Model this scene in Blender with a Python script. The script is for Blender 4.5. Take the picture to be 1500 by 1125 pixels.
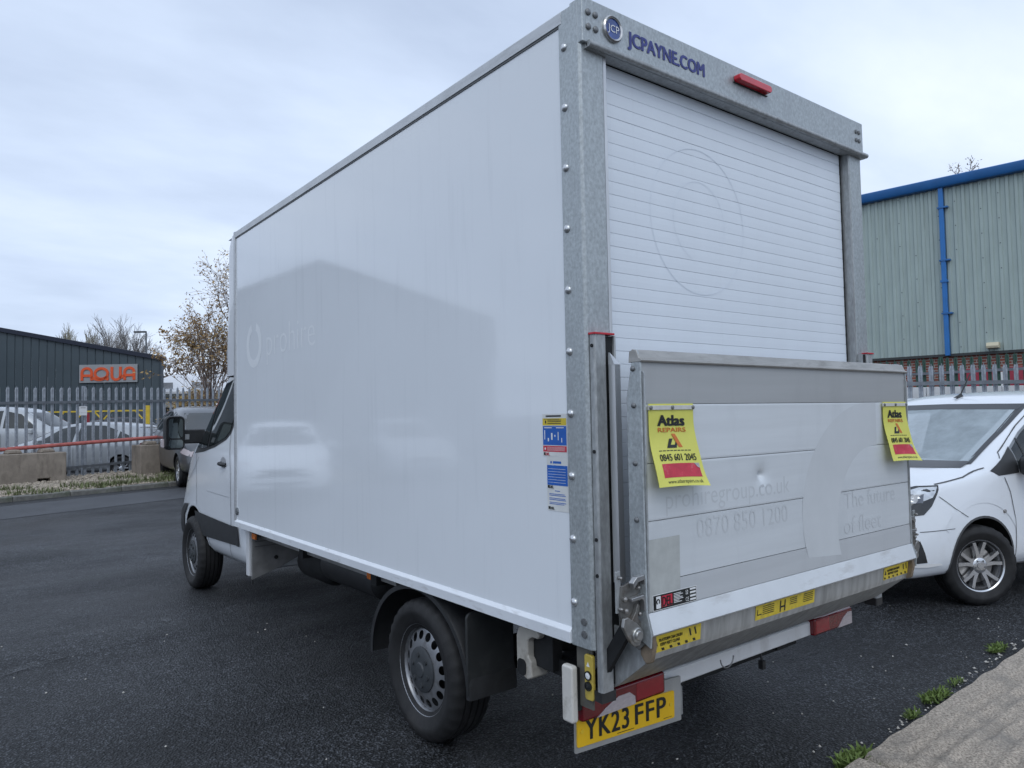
import bpy, bmesh, math, random
from mathutils import Vector, Matrix, noise as mnoise
from mathutils.bvhtree import BVHTree
from mathutils.geometry import delaunay_2d_cdt
R = math.radians; PI = math.pi
sc = bpy.context.scene
COL = sc.collection
for o in list(bpy.data.objects): bpy.data.objects.remove(o)

# ------------------------------------------------------------------ camera
cd = bpy.data.cameras.new('camera'); cam = bpy.data.objects.new('camera', cd); COL.objects.link(cam)
YAW, PITCH, ROLL = -0.6584, 0.0431, -0.0192
fwd = Vector((-math.sin(YAW)*math.cos(PITCH), math.cos(YAW)*math.cos(PITCH), math.sin(PITCH)))
rt0 = Vector((math.cos(YAW), math.sin(YAW), 0)); up0 = rt0.cross(fwd)
rt = rt0*math.cos(ROLL) + up0*math.sin(ROLL); upv = -rt0*math.sin(ROLL) + up0*math.cos(ROLL)
mw = Matrix((rt, upv, -fwd)).transposed().to_4x4(); mw.translation = (-1.8643, -1.9547, 1.6083)
cam.matrix_world = mw
cd.sensor_width = 36; cd.lens = 1068.33*36/1500; cd.clip_end = 3000; cd.clip_start = 0.05
sc.camera = cam

# ------------------------------------------------------------------ world: overcast sky
SUN_EL, SUN_AZ = R(48), R(215)          # azimuth measured clockwise from +Y
W = bpy.data.worlds.new('World'); sc.world = W; W.use_nodes = True
nt = W.node_tree; nt.nodes.clear()
def wn(t, **k):
    n = nt.nodes.new(t)
    for a, b in k.items(): setattr(n, a, b)
    return n
out = wn('ShaderNodeOutputWorld'); bg = wn('ShaderNodeBackground'); bg.inputs[1].default_value = 0.1
sky = wn('ShaderNodeTexSky', sky_type='NISHITA', sun_disc=False, sun_elevation=SUN_EL, sun_rotation=SUN_AZ)
tc = wn('ShaderNodeTexCoord'); sp = wn('ShaderNodeSeparateXYZ'); nt.links.new(tc.outputs['Generated'], sp.inputs[0])
def wm(op, a, b):
    n = wn('ShaderNodeMath', operation=op)
    for i, v in enumerate((a, b)):
        if isinstance(v, (int, float)): n.inputs[i].default_value = v
        else: nt.links.new(v, n.inputs[i])
    return n.outputs[0]
den = wm('ADD', wm('MAXIMUM', sp.outputs[2], 0.0), 0.22)
cv = wn('ShaderNodeCombineXYZ'); nt.links.new(wm('DIVIDE', sp.outputs[0], den), cv.inputs[0]); nt.links.new(wm('DIVIDE', sp.outputs[1], den), cv.inputs[1])
mp = wn('ShaderNodeMapping'); mp.inputs['Scale'].default_value = (0.55, 1.0, 1); mp.inputs['Rotation'].default_value = (0, 0, R(38)); mp.inputs['Location'].default_value = (1.3, 0.4, 0)
nt.links.new(cv.outputs[0], mp.inputs[0])
no = wn('ShaderNodeTexNoise'); no.inputs['Scale'].default_value = 1.15; no.inputs['Detail'].default_value = 7; no.inputs['Roughness'].default_value = 0.52
nt.links.new(mp.outputs[0], no.inputs['Vector'])
cr = wn('ShaderNodeValToRGB'); nt.links.new(no.outputs[0], cr.inputs[0])
e = cr.color_ramp.elements; e[0].position = 0.30; e[0].color = (3.95, 4.75, 6.25, 1); e[1].position = 0.68; e[1].color = (7.55, 8.3, 9.45, 1)
m_ = cr.color_ramp.elements.new(0.48); m_.color = (5.5, 6.45, 8.1, 1)
mx = wn('ShaderNodeMix', data_type='RGBA'); mx.inputs[0].default_value = 0.93
nt.links.new(sky.outputs[0], mx.inputs[6]); nt.links.new(cr.outputs[0], mx.inputs[7])
nt.links.new(mx.outputs[2], bg.inputs[0]); nt.links.new(bg.outputs[0], out.inputs[0])

# ------------------------------------------------------------------ sun
ld = bpy.data.lights.new('sun', 'SUN'); ld.energy = 0.55; ld.angle = R(35); ld.color = (.97, 1, 1)
sun = bpy.data.objects.new('sun', ld); COL.objects.link(sun)
sdir = Vector((math.sin(SUN_AZ)*math.cos(SUN_EL), math.cos(SUN_AZ)*math.cos(SUN_EL), math.sin(SUN_EL)))
sun.rotation_euler = sdir.to_track_quat('Z', 'Y').to_euler(); sun.location = (0, 0, 20)

sc.view_settings.view_transform = 'Standard'; sc.view_settings.look = 'None'
sc.view_settings.exposure = 0.40; sc.view_settings.gamma = 1.0; sc.view_settings.use_curve_mapping = False
sc.cycles.max_bounces = 8

# ================================================================== materials
MATS = {}
def M(name, col, rough=.5, metal=0., var=None, bump=None, coat=0., spec=.5, col2=None, stretch=(1, 1, 1), rvar=0., wear=None, trans=0., emis=None):
    """principled + noise colour variation + bump, in object coordinates (metres)"""
    if name in MATS: return MATS[name]
    m = bpy.data.materials.new(name); m.use_nodes = True; MATS[name] = m
    t = m.node_tree; b = t.nodes['Principled BSDF']
    b.inputs['Base Color'].default_value = (*col, 1); b.inputs['Roughness'].default_value = rough; b.inputs['Metallic'].default_value = metal
    b.inputs['Coat Weight'].default_value = coat; b.inputs['Coat Roughness'].default_value = .04; b.inputs['Specular IOR Level'].default_value = spec
    b.inputs['Transmission Weight'].default_value = trans
    L = t.links.new
    def node(tp, **k):
        n = t.nodes.new(tp)
        for a, v in k.items(): setattr(n, a, v)
        return n
    tcn = node('ShaderNodeTexCoord'); mpn = node('ShaderNodeMapping'); mpn.inputs['Scale'].default_value = stretch
    L(tcn.outputs['Object'], mpn.inputs[0])
    if var:
        n = node('ShaderNodeTexNoise'); n.inputs['Scale'].default_value = var[0]; n.inputs['Detail'].default_value = 6; n.inputs['Roughness'].default_value = .6
        L(mpn.outputs[0], n.inputs['Vector'])
        r = node('ShaderNodeValToRGB'); L(n.outputs[0], r.inputs[0])
        c2 = col2 if col2 else tuple(c*(1-var[1]) for c in col); c1 = col if col2 else tuple(min(1, c*(1+var[1])) for c in col)
        r.color_ramp.elements[0].position = .33; r.color_ramp.elements[1].position = .68
        r.color_ramp.elements[0].color = (*c2, 1); r.color_ramp.elements[1].color = (*c1, 1)
        src = r.outputs[0]
        if wear:   # (scale, lo, hi, colour) blotches / dirt with a shape of their own
            n2 = node('ShaderNodeTexNoise'); n2.inputs['Scale'].default_value = wear[0]; n2.inputs['Detail'].default_value = 8; n2.inputs['Roughness'].default_value = .65
            mp2 = node('ShaderNodeMapping'); mp2.inputs['Scale'].default_value = wear[4] if len(wear) > 4 else (1, 1, 1)
            L(tcn.outputs['Object'], mp2.inputs[0]); L(mp2.outputs[0], n2.inputs['Vector'])
            mr = node('ShaderNodeMapRange'); mr.inputs[1].default_value = wear[1]; mr.inputs[2].default_value = wear[2]; L(n2.outputs[0], mr.inputs[0])
            mxx = node('ShaderNodeMix', data_type='RGBA'); L(mr.outputs[0], mxx.inputs[0]); L(src, mxx.inputs[6]); mxx.inputs[7].default_value = (*wear[3], 1)
            src = mxx.outputs[2]
        L(src, b.inputs['Base Color'])
        if rvar:
            mr = node('ShaderNodeMapRange'); mr.inputs[3].default_value = max(0, rough-rvar); mr.inputs[4].default_value = min(1, rough+rvar); L(n.outputs[0], mr.inputs[0]); L(mr.outputs[0], b.inputs['Roughness'])
    if bump:
        n = node('ShaderNodeTexNoise'); n.inputs['Scale'].default_value = bump[0]; n.inputs['Detail'].default_value = 4
        L(mpn.outputs[0], n.inputs['Vector'])
        bp = node('ShaderNodeBump'); bp.inputs['Strength'].default_value = bump[1]; bp.inputs['Distance'].default_value = bump[2] if len(bump) > 2 else .005
        L(n.outputs[0], bp.inputs['Height']); L(bp.outputs[0], b.inputs['Normal'])
    return m

galv = M('galvanised', (.41, .44, .45), .45, .5, (95, .20), (140, .1, .001), stretch=(1, 1, .7), rvar=.10, wear=(10, .54, .80, (.35, .37, .385), (1, 1, .4)))
galv_d = M('galvanised_dull', (.38, .395, .40), .5, .45, (70, .20), (110, .2, .001), stretch=(1, 1, .4), rvar=.1, wear=(11, .52, .76, (.25, .25, .25), (1.4, 1.4, .2)))
alu = M('aluminium', (.55, .56, .57), .35, .75, (30, .12), rvar=.08, stretch=(1, 1, .1))
panelw = M('panel_white', (.76, .795, .835), .09, 0, (1.3, .015), (1.5, .10, .01), coat=.40, wear=(10, .55, .9, (.67, .705, .745), (1, 1.6, .10)), rvar=.03)
railw = M('rail_white', (.76, .79, .83), .3, .1, (4, .04), wear=(14, .56, .8, (.5, .5, .5), (1, .6, 3)))
railg = M('rail_grey', (.50, .515, .53), .35, .4, (6, .08), wear=(10, .52, .8, (.36, .37, .38), (1, .4, 3)))
slatm = M('shutter_white', (.76, .81, .87), .36, 0, (2.0, .03), (90, .12, .001), wear=(6, .58, .9, (.69, .73, .78), (2.2, 1, .3)))
vanw = M('paint_white', (.77, .80, .84), .22, 0, (1.5, .02), coat=.6, wear=(4, .6, .95, (.66, .66, .66)))
blackp = M('plastic_black', (.022, .023, .025), .5, 0, (18, .25), (120, .1, .001))
blackg = M('gloss_black', (.008, .009, .01), .1, 0)
rubber = M('rubber', (.0115, .0115, .0125), .7, 0, (14, .35), (90, .25, .002), wear=(6, .55, .8, (.032, .031, .03)))
steel = M('wheel_steel', (.33, .34, .36), .36, .7, (12, .2), wear=(12, .50, .72, (.12, .11, .105)))
alloy = M('alloy', (.62, .63, .65), .25, .85, (9, .06))
bolt = M('bolt_zinc', (.62, .63, .64), .3, .8, (60, .15))
boltd = M('bolt_dark', (.20, .205, .21), .45, .6, (60, .25))
under = M('undercarriage', (.011, .012, .013), .7, .2, (8, .4), (30, .3, .004))
redp = M('red_paint', (.50, .02, .035), .5, 0, (12, .15))
redlens = M('red_lens', (.15, .002, .008), .12, 0, (20, .15), coat=.5)
redlens_b = M('red_lens_bright', (.28, .003, .013), .15, 0, (30, .1), coat=.5)
whitelens = M('clear_lens', (.50, .44, .45), .2, 0, (40, .12), (90, .2, .002), stretch=(1, 1, 3), coat=.3)
amber = M('amber_lens', (.62, .16, .02), .25, 0, (25, .2))
yel_plate = M('plate_yellow', (.78, .47, .012), .3, 0, (12, .05), wear=(9, .6, .9, (.55, .33, .02)))
yel_flag = M('flag_yellow', (.70, .68, .13), .45, 0, (5, .06), (22, .12, .004), wear=(11, .58, .85, (.60, .56, .12)))
yel_stk = M('sticker_yellow', (.66, .50, .04), .45, 0, (25, .1), wear=(22, .5, .75, (.40, .32, .07)))
ink = M('ink_black', (.012, .014, .014), .45, 0, (30, .2))
ink_o = M('ink_orange', (.63, .17, .03), .5, 0, (30, .08))
ink_r = M('ink_red', (.55, .03, .06), .45, 0, (25, .15), wear=(30, .58, .8, (.60, .22, .22)))
ink_w = M('ink_white', (.75, .76, .76), .45, 0, (30, .05))
ink_bl = M('ink_blue', (.012, .11, .46), .4, 0, (15, .1))
ink_navy = M('ink_navy', (.035, .045, .22), .45, 0, (20, .15))
paper = M('sticker_white', (.66, .67, .66), .5, 0, (15, .05))
beige = M('plastic_beige', (.40, .38, .34), .5, 0, (8, .1), wear=(12, .5, .75, (.2, .18, .15)))
beige2 = M('marker_white', (.60, .58, .54), .45, 0, (8, .08), wear=(14, .54, .75, (.36, .34, .3)))
bumpw = M('bumper_white', (.68, .69, .70), .4, 0, (5, .05), wear=(7, .55, .8, (.48, .47, .46), (1, 1, .3)))
glassd = M('glass_dark', (.012, .016, .017), .03, 0, (2, .3), spec=.8)
glassg = M('glass_misted', (.11, .135, .15), .10, 0, (9, .25), spec=.9, wear=(14, .55, .8, (.15, .18, .2)))
glassc = M('glass_mirror', (.13, .15, .15), .02, .95, (2, .05))
rust = M('latch_steel', (.20, .195, .185), .42, .65, (18, .35), (70, .35, .003), wear=(11, .52, .7, (.11, .075, .05)))
rustb = M('hook_brown', (.21, .165, .12), .55, .35, (16, .3), (60, .4, .003))
ghost = M('ghost_print', (.585, .61, .63), .5, .1, (14, .05))
ghost2 = M('ghost_shade', (.435, .46, .485), .42, .25, (5, .06))
ghostw = M('ghost_pale', (.79, .81, .84), .3, 0, (14, .03))
ghosts = M('ghost_slat', (.752, .801, .861), .45, 0, (9, .03))
def plankm(i, c): return M('plank_%d' % i, c, .40, .12, (3, .05), (200, .08, .0008), stretch=(.25, 1, 5), wear=(5, .54, .85, tuple(x*.86 for x in c), (1, 1, .22)))
flapm = M('flap_galv', (.43, .44, .44), .42, .5, (26, .2), (40, .2, .002), stretch=(1, 1, .12), wear=(16, .50, .72, (.26, .265, .26), (1, .3, .12)))

# ================================================================== mesh helpers
class MB:
    def __init__(s): s.v = []; s.f = []; s.mi = []; s.m = 0
    def face(s, f): s.f.append(tuple(f)); s.mi.append(s.m)
    def add(s, vs, fs):
        o = len(s.v); s.v += [Vector(p) for p in vs]
        for f in fs: s.face([i+o for i in f])
        return s
    def box(s, x0, x1, y0, y1, z0, z1):
        return s.add([(x, y, z) for x in (x0, x1) for y in (y0, y1) for z in (z0, z1)], [(0, 1, 3, 2), (4, 6, 7, 5), (0, 4, 5, 1), (2, 3, 7, 6), (0, 2, 6, 4), (1, 5, 7, 3)])
    def obox(s, p, q, w, h, up=(0, 0, 1)):          # bar from p to q, width w, height h
        p = Vector(p); q = Vector(q); d = (q-p).normalized(); a = d.cross(Vector(up)); 
        if a.length < 1e-4: a = d.cross(Vector((1, 0, 0)))
        a.normalize(); b = a.cross(d)
        c = [p + a*i*w/2 + b*j*h/2 for i in (-1, 1) for j in (-1, 1)] + [q + a*i*w/2 + b*j*h/2 for i in (-1, 1) for j in (-1, 1)]
        return s.add(c, [(0, 1, 3, 2), (4, 6, 7, 5), (0, 4, 5, 1), (2, 3, 7, 6), (0, 2, 6, 4), (1, 5, 7, 3)])
    def cyl(s, p, q, r, n=16, r2=None, cap=True):
        p = Vector(p); q = Vector(q); d = (q-p).normalized(); a = d.orthogonal().normalized(); b = d.cross(a); r2 = r if r2 is None else r2
        vs = [p + (a*math.cos(2*PI*i/n)+b*math.sin(2*PI*i/n))*r for i in range(n)] + [q + (a*math.cos(2*PI*i/n)+b*math.sin(2*PI*i/n))*r2 for i in range(n)]
        fs = [(i, (i+1) % n, n+(i+1) % n, n+i) for i in range(n)]
        if cap: fs += [tuple(range(n))[::-1], tuple(range(n, 2*n))]
        return s.add(vs, fs)
    def tube(s, pts, r, n=8):
        pts = [Vector(p) for p in pts]; rs = r if isinstance(r, (list, tuple)) else [r]*len(pts)
        o = len(s.v); a = None
        for i, p in enumerate(pts):
            d = (pts[min(i+1, len(pts)-1)]-pts[max(i-1, 0)]).normalized()
            a = d.orthogonal().normalized() if a is None else (a-d*a.dot(d)).normalized()
            b = d.cross(a)
            s.v += [p+(a*math.cos(2*PI*k/n)+b*math.sin(2*PI*k/n))*rs[i] for k in range(n)]
        for i in range(len(pts)-1):
            for k in range(n): s.face((o+i*n+k, o+i*n+(k+1) % n, o+(i+1)*n+(k+1) % n, o+(i+1)*n+k))
        s.face([o+k for k in range(n)][::-1]); s.face([o+(len(pts)-1)*n+k for k in range(n)])
        return s
    def prism(s, poly, ax, a, b):
        mk = {'x': lambda u, v, w: (w, u, v), 'y': lambda u, v, w: (u, w, v), 'z': lambda u, v, w: (u, v, w)}[ax]
        n = len(poly)
        return s.add([mk(u, v, a) for u, v in poly]+[mk(u, v, b) for u, v in poly], [tuple(range(n)), tuple(range(n, 2*n))]+[(i, (i+1) % n, n+(i+1) % n, n+i) for i in range(n)])
    def lathe(s, prof, c, ax, n=48, rfun=None):      # prof [(r, h)], closed faces not capped
        c = Vector(c); o = len(s.v); k = len(prof)
        for i in range(n):
            t = 2*PI*i/n
            for j, (r, h) in enumerate(prof):
                if rfun: r = r+rfun(i, j)
                u, w = r*math.cos(t), r*math.sin(t)
                s.v.append(c + Vector({'x': (h, u, w), 'y': (u, h, w), 'z': (u, w, h)}[ax]))
        for i in range(n):
            for j in range(k-1):
                s.face((o+i*k+j, o+i*k+j+1, o+((i+1) % n)*k+j+1, o+((i+1) % n)*k+j))
        return s
    def grid(s, fn, nu, nv):
        o = len(s.v)
        for i in range(nu+1):
            for j in range(nv+1): s.v.append(Vector(fn(i/nu, j/nv)))
        for i in range(nu):
            for j in range(nv): s.face((o+i*(nv+1)+j, o+(i+1)*(nv+1)+j, o+(i+1)*(nv+1)+j+1, o+i*(nv+1)+j+1))
        return s
    def ball(s, c, r, n=8, half=None):
        c = Vector(c)
        return s.grid(lambda u, v: c+Vector((math.cos(2*PI*u)*math.sin(PI*v)*r, math.sin(2*PI*u)*math.sin(PI*v)*r, math.cos(PI*v)*r)), n*2, n)

ORG = {}
def obj(name, mb, mat, parent=None, label=None, bev=0., smooth=40, kind=None, nrm=True, origin=None):
    c = Vector(origin) if origin else None
    if c is None:
        lo = Vector([min(p[i] for p in mb.v) for i in range(3)]); hi = Vector([max(p[i] for p in mb.v) for i in range(3)]); c = (lo+hi)/2
    me = bpy.data.meshes.new(name); me.from_pydata([p-c for p in mb.v], [], mb.f)
    for m in (mat if isinstance(mat, list) else [mat]): me.materials.append(m)
    if any(mb.mi): me.polygons.foreach_set('material_index', mb.mi)
    if nrm:
        bm = bmesh.new(); bm.from_mesh(me); bmesh.ops.remove_doubles(bm, verts=bm.verts, dist=1e-6); bmesh.ops.recalc_face_normals(bm, faces=bm.faces); bm.to_mesh(me); bm.free()
    if smooth: me.shade_smooth(); me.set_sharp_from_angle(angle=R(smooth))
    o = bpy.data.objects.new(name, me); COL.objects.link(o)
    o.location = c-ORG.get(parent.name if parent else '', Vector()); o.parent = parent
    ORG[o.name] = c
    if label: o['label'] = label
    if name in ('print', 'fine_print') and not kind: kind = 'stuff'
    if kind: o['kind'] = kind
    if bev:
        b = o.modifiers.new('bevel', 'BEVEL'); b.width = bev; b.segments = 2; b.limit_method = 'ANGLE'; b.angle_limit = R(35); b.harden_normals = True
    return o
def tag(o, label, cat=None, group=None, kind=None):
    if label: o['label'] = label
    if cat: o['category'] = cat
    if group: o['group'] = group
    if kind: o['kind'] = kind
    return o
def thing(name, label, cat, loc=(0, 0, 0), rz=0., group=None, local=False):
    o = bpy.data.objects.new(name, None); COL.objects.link(o); o.empty_display_size = .2
    o.location = loc; o.rotation_euler = (0, 0, rz); ORG[o.name] = Vector((0, 0, 0)) if local else Vector(loc)
    return tag(o, label, cat, group)
def dup(o, parent=None):
    c = o.copy(); COL.objects.link(c); c.parent = parent
    if o.name in ORG: ORG[c.name] = ORG[o.name]
    for ch in list(o.children): dup(ch, c)
    return c
SIDE = lambda x: (lambda u, v: Vector((x, -u, v)))        # lettering that faces -X; u runs towards -Y
REAR = lambda y: (lambda u, v: Vector((u, y, v)))         # lettering that faces -Y
def text_mb(s, x0, z0, h, fn, width=None, bold=0., align='LEFT', spacing=1., mb=None, extr=0.0):
    cu = bpy.data.curves.new('t', 'FONT'); cu.body = s; cu.size = 1; cu.offset = bold; cu.resolution_u = 3; cu.space_character = spacing
    to = bpy.data.objects.new('t', cu); COL.objects.link(to)
    dg = bpy.context.evaluated_depsgraph_get(); me = bpy.data.meshes.new_from_object(to.evaluated_get(dg))
    xs = [v.co.x for v in me.vertices]; ys = [v.co.y for v in me.vertices]
    ax, bx, ay, by = min(xs), max(xs), max(0, min(ys)), max(ys)
    capb = 0.0
    k = h/0.70; kx = width/(bx-ax) if width else k
    mb = mb or MB()
    mb.add([fn(x0+(v.co.x-ax)*kx, z0+(v.co.y-capb)*k) for v in me.vertices], [tuple(p.vertices) for p in me.polygons])
    bpy.data.objects.remove(to); bpy.data.curves.remove(cu); bpy.data.meshes.remove(me)
    return mb
def text(s, x0, z0, h, fn, mat, parent, width=None, bold=0., name='lettering', spacing=1.):
    dx = 0.
    if bold > .012: dx = bold*h*1.1; bold = 0.
    mb = text_mb(s, x0, z0, h, fn, width, bold, spacing=spacing)
    if dx:                                            # heavier strokes: shifted copies, each a hair in front of the last
        for k, (a, b) in enumerate(((-1, -.5), (1, .5), (-1, .5), (1, -.5))):
            def f2(u, v, a=a, b=b, k=k):
                p = fn(u+a*dx, v+b*dx*.8); n = (fn(u+a*dx+.002, v+b*dx*.8)-p).cross(fn(u+a*dx, v+b*dx*.8+.002)-p).normalized(); return p+n*.00025*(k+1)
            text_mb(s, x0, z0, h, f2, width, bold, spacing=spacing, mb=mb)
    return obj(name, mb, mat, parent, smooth=0, nrm=False)
def quad(mb, fn, u0, u1, v0, v1): return mb.add([fn(u0, v0), fn(u1, v0), fn(u1, v1), fn(u0, v1)], [(0, 1, 2, 3)])
def ring2d(mb, fn, cu, cv, r0, r1, a0=0, a1=2*PI, n=40, sx=1.):
    o = len(mb.v)
    for i in range(n+1):
        t = a0+(a1-a0)*i/n
        for r in (r0, r1): mb.v.append(fn(cu+r*math.cos(t)*sx, cv+r*math.sin(t)))
    for i in range(n): mb.face((o+2*i, o+2*i+2, o+2*i+3, o+2*i+1))
    return mb
def rrect(u0, u1, v0, v1, r, n=5):
    p = []
    for cu, cv, a in ((u1-r, v1-r, 0), (u0+r, v1-r, 90), (u0+r, v0+r, 180), (u1-r, v0+r, 270)):
        for i in range(n+1): t = R(a+90*i/n); p.append((cu+r*math.cos(t), cv+r*math.sin(t)))
    return p

# ================================================================== ground
def gz(x, y):
    if y < 6: return 0.
    if y < 18: return .028*(y-6)
    if y < 18.9: return .336
    if y < 20: return .336-.17*(y-18.9)
    return .149
rng = random.Random(7)
def asphalt_mat():
    m = bpy.data.materials.new('asphalt'); m.use_nodes = True; t = m.node_tree; b = t.nodes['Principled BSDF']; L = t.links.new
    tcn = t.nodes.new('ShaderNodeTexCoord')
    def nz(scale, det, rough, stretch=None):
        n = t.nodes.new('ShaderNodeTexNoise'); n.inputs['Scale'].default_value = scale; n.inputs['Detail'].default_value = det; n.inputs['Roughness'].default_value = rough
        if stretch:
            mpn = t.nodes.new('ShaderNodeMapping'); mpn.inputs['Scale'].default_value = stretch[:3]; mpn.inputs['Rotation'].default_value = (0, 0, stretch[3]); L(tcn.outputs['Object'], mpn.inputs[0]); L(mpn.outputs[0], n.inputs['Vector'])
        else: L(tcn.outputs['Object'], n.inputs['Vector'])
        return n
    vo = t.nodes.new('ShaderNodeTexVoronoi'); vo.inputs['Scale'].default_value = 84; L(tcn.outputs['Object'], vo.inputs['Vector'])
    r1 = t.nodes.new('ShaderNodeMix'); r1.data_type = 'RGBA'; r1.inputs[6].default_value = (.112, .119, .132, 1); r1.inputs[7].default_value = (.007, .008, .010, 1)     # pale stone in black binder, whose dark gaps also paint in cavity shade
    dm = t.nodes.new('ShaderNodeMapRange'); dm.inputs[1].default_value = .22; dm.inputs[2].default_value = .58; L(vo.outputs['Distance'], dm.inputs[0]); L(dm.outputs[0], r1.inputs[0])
    sc1 = t.nodes.new('ShaderNodeSeparateColor'); L(vo.outputs['Color'], sc1.inputs[0]); cm_ = t.nodes.new('ShaderNodeMapRange'); cm_.inputs[3].default_value = .15; cm_.inputs[4].default_value = 1.35; L(sc1.outputs[1], cm_.inputs[0])
    r1b = t.nodes.new('ShaderNodeVectorMath'); r1b.operation = 'SCALE'; L(r1.outputs[2], r1b.inputs[0]); L(cm_.outputs[0], r1b.inputs['Scale']); r1 = r1b
    nm_ = nz(11, 4, .7); nmr = t.nodes.new('ShaderNodeMapRange'); nmr.inputs[1].default_value = .3; nmr.inputs[2].default_value = .7; nmr.inputs[3].default_value = .62; nmr.inputs[4].default_value = 1.4; L(nm_.outputs[0], nmr.inputs[0])
    r1c = t.nodes.new('ShaderNodeVectorMath'); r1c.operation = 'SCALE'; L(r1.outputs[0], r1c.inputs[0]); L(nmr.outputs[0], r1c.inputs['Scale']); r1 = r1c
    nm2 = nz(30, 3, .8); nr2 = t.nodes.new('ShaderNodeMapRange'); nr2.inputs[1].default_value = .36; nr2.inputs[2].default_value = .64; nr2.inputs[3].default_value = .5; nr2.inputs[4].default_value = 1.55; L(nm2.outputs[0], nr2.inputs[0])
    r1d = t.nodes.new('ShaderNodeVectorMath'); r1d.operation = 'SCALE'; L(r1.outputs[0], r1d.inputs[0]); L(nr2.outputs[0], r1d.inputs['Scale']); r1 = r1d
    n1 = nz(.55, 7, .62, (1, 1.6, 1, R(20))); r2 = t.nodes.new('ShaderNodeValToRGB'); L(n1.outputs[0], r2.inputs[0])
    r2.color_ramp.elements[0].position = .35; r2.color_ramp.elements[0].color = (.42, .42, .43, 1); r2.color_ramp.elements[1].position = .66; r2.color_ramp.elements[1].color = (1.5, 1.5, 1.5, 1)
    mu = t.nodes.new('ShaderNodeMix'); mu.data_type = 'RGBA'; mu.blend_type = 'MULTIPLY'; mu.inputs[0].default_value = 1; L(r1.outputs[0], mu.inputs[6]); L(r2.outputs[0], mu.inputs[7])
    # a few pale flecks
    v2 = t.nodes.new('ShaderNodeTexVoronoi'); v2.inputs['Scale'].default_value = 9; L(tcn.outputs['Object'], v2.inputs['Vector'])
    lt = t.nodes.new('ShaderNodeMath'); lt.operation = 'LESS_THAN'; lt.inputs[1].default_value = .035; L(v2.outputs['Distance'], lt.inputs[0])
    sx = t.nodes.new('ShaderNodeSeparateColor'); L(v2.outputs['Color'], sx.inputs[0])
    l2 = t.nodes.new('ShaderNodeMath'); l2.operation = 'LESS_THAN'; l2.inputs[1].default_value = .12; L(sx.outputs[0], l2.inputs[0])
    fm = t.nodes.new('ShaderNodeMath'); fm.operation = 'MULTIPLY'; L(lt.outputs[0], fm.inputs[0]); L(l2.outputs[0], fm.inputs[1])
    m2 = t.nodes.new('ShaderNodeMix'); m2.data_type = 'RGBA'; L(fm.outputs[0], m2.inputs[0]); L(mu.outputs[2], m2.inputs[6]); m2.inputs[7].default_value = (.3, .29, .27, 1)
    L(m2.outputs[2], b.inputs['Base Color'])
    n3 = nz(.35, 6, .6, (1, 2, 1, R(-15))); rr = t.nodes.new('ShaderNodeMapRange'); rr.inputs[1].default_value = .38; rr.inputs[2].default_value = .62; rr.inputs[3].default_value = .33; rr.inputs[4].default_value = .62; L(n3.outputs[0], rr.inputs[0]); L(rr.outputs[0], b.inputs['Roughness'])
    b.inputs['Specular IOR Level'].default_value = .42
    n4 = nz(42, 5, .75); ad = t.nodes.new('ShaderNodeMath'); ad.operation = 'SUBTRACT'; L(n4.outputs[0], ad.inputs[0]); L(vo.outputs['Distance'], ad.inputs[1])
    bp = t.nodes.new('ShaderNodeBump'); bp.inputs['Strength'].default_value = 1.0; bp.inputs['Distance'].default_value = .014; L(ad.outputs[0], bp.inputs['Height']); L(bp.outputs[0], b.inputs['Normal'])
    return m
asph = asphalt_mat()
ys = [-600, -60, -10, 6] + [18, 18.9, 20] + [60, 300, 900]
xs = [-900, -60, -10, 20, 60, 900]
mb = MB(); o0 = 0
for x in xs:
    for y in ys: mb.v.append(Vector((x, y, gz(x, y))))
n = len(ys)
for i in range(len(xs)-1):
    for j in range(n-1): mb.face((i*n+j, (i+1)*n+j, (i+1)*n+j+1, i*n+j+1))
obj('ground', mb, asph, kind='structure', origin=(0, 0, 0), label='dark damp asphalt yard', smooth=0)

def gsheet(poly, dz, step=.5):       # polygon laid on the ground function
    mb = MB(); mb.add([(x, y, gz(x, y)+dz) for x, y in poly], [tuple(range(len(poly)))]); return mb
# seams and cracks in the asphalt
seam_m = M('tar_seam', (.024, .024, .026), .5, 0, (20, .3), (60, .5, .006))
pale_m = M('pale_scrape', (.17, .18, .19), .9, 0, (60, .7))
_t = pale_m.node_tree; _n = _t.nodes.new('ShaderNodeTexNoise'); _n.inputs['Scale'].default_value = 5; _n.inputs['Detail'].default_value = 9; _n.inputs['Roughness'].default_value = .75
_c = _t.nodes.new('ShaderNodeTexCoord'); _t.links.new(_c.outputs['Object'], _n.inputs['Vector']); _r = _t.nodes.new('ShaderNodeMapRange'); _r.inputs[1].default_value = .50; _r.inputs[2].default_value = .66; _r.inputs[4].default_value = .75
_t.links.new(_n.outputs[0], _r.inputs[0]); _t.links.new(_r.outputs[0], _t.nodes['Principled BSDF'].inputs['Alpha'])
patch_m = M('asphalt_smooth', (.048, .051, .057), .6, 0, (3, .2), (140, .6, .005))
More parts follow.
